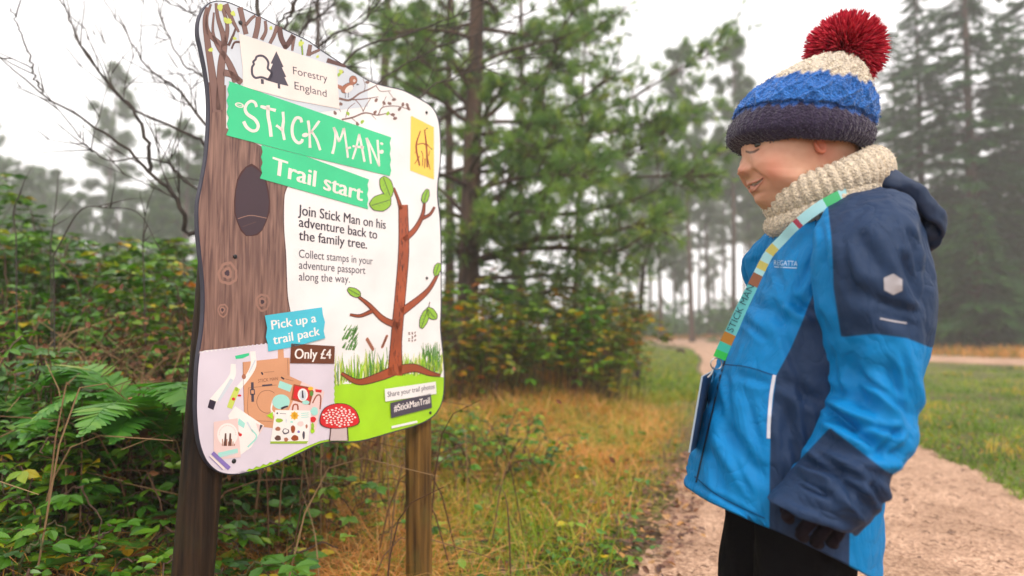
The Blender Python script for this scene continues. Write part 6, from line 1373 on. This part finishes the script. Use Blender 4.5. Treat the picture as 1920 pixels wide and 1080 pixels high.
for k, (px, Y, sc) in enumerate([(-20, 24, .62), (35, 21, .5), (80, 27, .66), (125, 23, .48), (165, 30, .62), (215, 23, .5), (255, 29, .62), (300, 22, .52), (335, 28, .66), (372, 21, .52)]):
    place(fp3, px, Y * 1.75, sc * 1.75, 'low bushy pine in the misty green bank behind the brambles', group='low pines in the green bank on the left')
# undergrowth at the foot of the far wood
A = Acc()
n = 10000; t = rng.random(n); x = rng.uniform(3, 40, n); y = 30 + 26 * rng.random(n) + .1 * x; kp = ~on_cross(x, y, 3) & (x < y * .62); x, y = x[kp], y[kp]; n = len(x)
hh = .9 + 3.6 * np.array([abs(mnoise.noise(Vector((a * .22, b * .22, 7)))) for a, b in zip(x, y)])
pos = np.stack([x, y, rng.random(n) * hh], 1); V, F = scatter(SPR[0], SPR[1], pos, frames(rng.normal(size=(n, 3)), rng.normal(size=(n, 3)) + [0, 0, 1]), rng.uniform(.5, 1.1, n))
A.add(V, F, np.repeat(rng.random(n), len(SPR[0]))); tag(A.build('far_undergrowth', m_spr), 'dark misty undergrowth at the foot of the far wood', 'undergrowth', kind='stuff')
A = Acc(); n = 4200; x = rng.uniform(9, 34, n); y = 22 + 9 * rng.random(n); kp = ~on_cross(x, y, 3) & (x > y * .5); x, y = x[kp], y[kp]; n = len(x)
hh = .5 + 2.0 * np.array([abs(mnoise.noise(Vector((a * .3, b * .3, 2)))) for a, b in zip(x, y)])
pos = np.stack([x, y, rng.random(n) * hh], 1); V, F = scatter(SPR[0], SPR[1], pos, frames(rng.normal(size=(n, 3)), rng.normal(size=(n, 3)) + [0, 0, 1]), rng.uniform(.4, .9, n))
A.add(V, F, np.repeat(rng.random(n), len(SPR[0]))); tag(A.build('spruce_undergrowth', m_spr), 'dark green scrub under the spruces on the right', 'undergrowth', kind='stuff')
A = Acc(); n = 5200; x = rng.uniform(-26, -1.5, n); y = 9 + 16 * rng.random(n); hh = .5 + 2.2 * np.array([abs(mnoise.noise(Vector((a * .3, b * .3, 12)))) for a, b in zip(x, y)])
pos = np.stack([x, y, gz(x, y) + rng.random(n) * hh], 1); V, F = scatter(SPR[0], SPR[1], pos, frames(rng.normal(size=(n, 3)), rng.normal(size=(n, 3)) + [0, 0, 1]), rng.uniform(.3, .7, n))
A.add(V, F, np.repeat(rng.random(n), len(SPR[0]))); tag(A.build('bank_undergrowth', m_mist), 'misty green scrub behind the brambles on the left', 'undergrowth', kind='stuff')
# ------------------------------------------------------------------ haze
x0, x1, y0, y1, z0_, z1_ = -95, 95, -30, 120, -1.4, 27
V = np.array([(x, y, z) for x in (x0, x1) for y in (y0, y1) for z in (z0_, z1_)])
hz = mk('haze', V, np.array([(0, 1, 3, 2), (4, 6, 7, 5), (0, 4, 5, 1), (2, 3, 7, 6), (0, 2, 6, 4), (1, 5, 7, 3)]), [], None)
m = bpy.data.materials.new('haze_air'); m.use_nodes = True; nt = m.node_tree; nt.nodes.remove(nt.nodes['Principled BSDF'])
pv = nt.nodes.new('ShaderNodeVolumePrincipled'); pv.inputs['Color'].default_value = (.97, .955, .965, 1); pv.inputs['Density'].default_value = .0040; pv.inputs['Anisotropy'].default_value = .2
nt.links.new(pv.outputs[0], nt.nodes['Material Output'].inputs['Volume']); hz.data.materials.append(m); hz['kind'] = 'stuff'
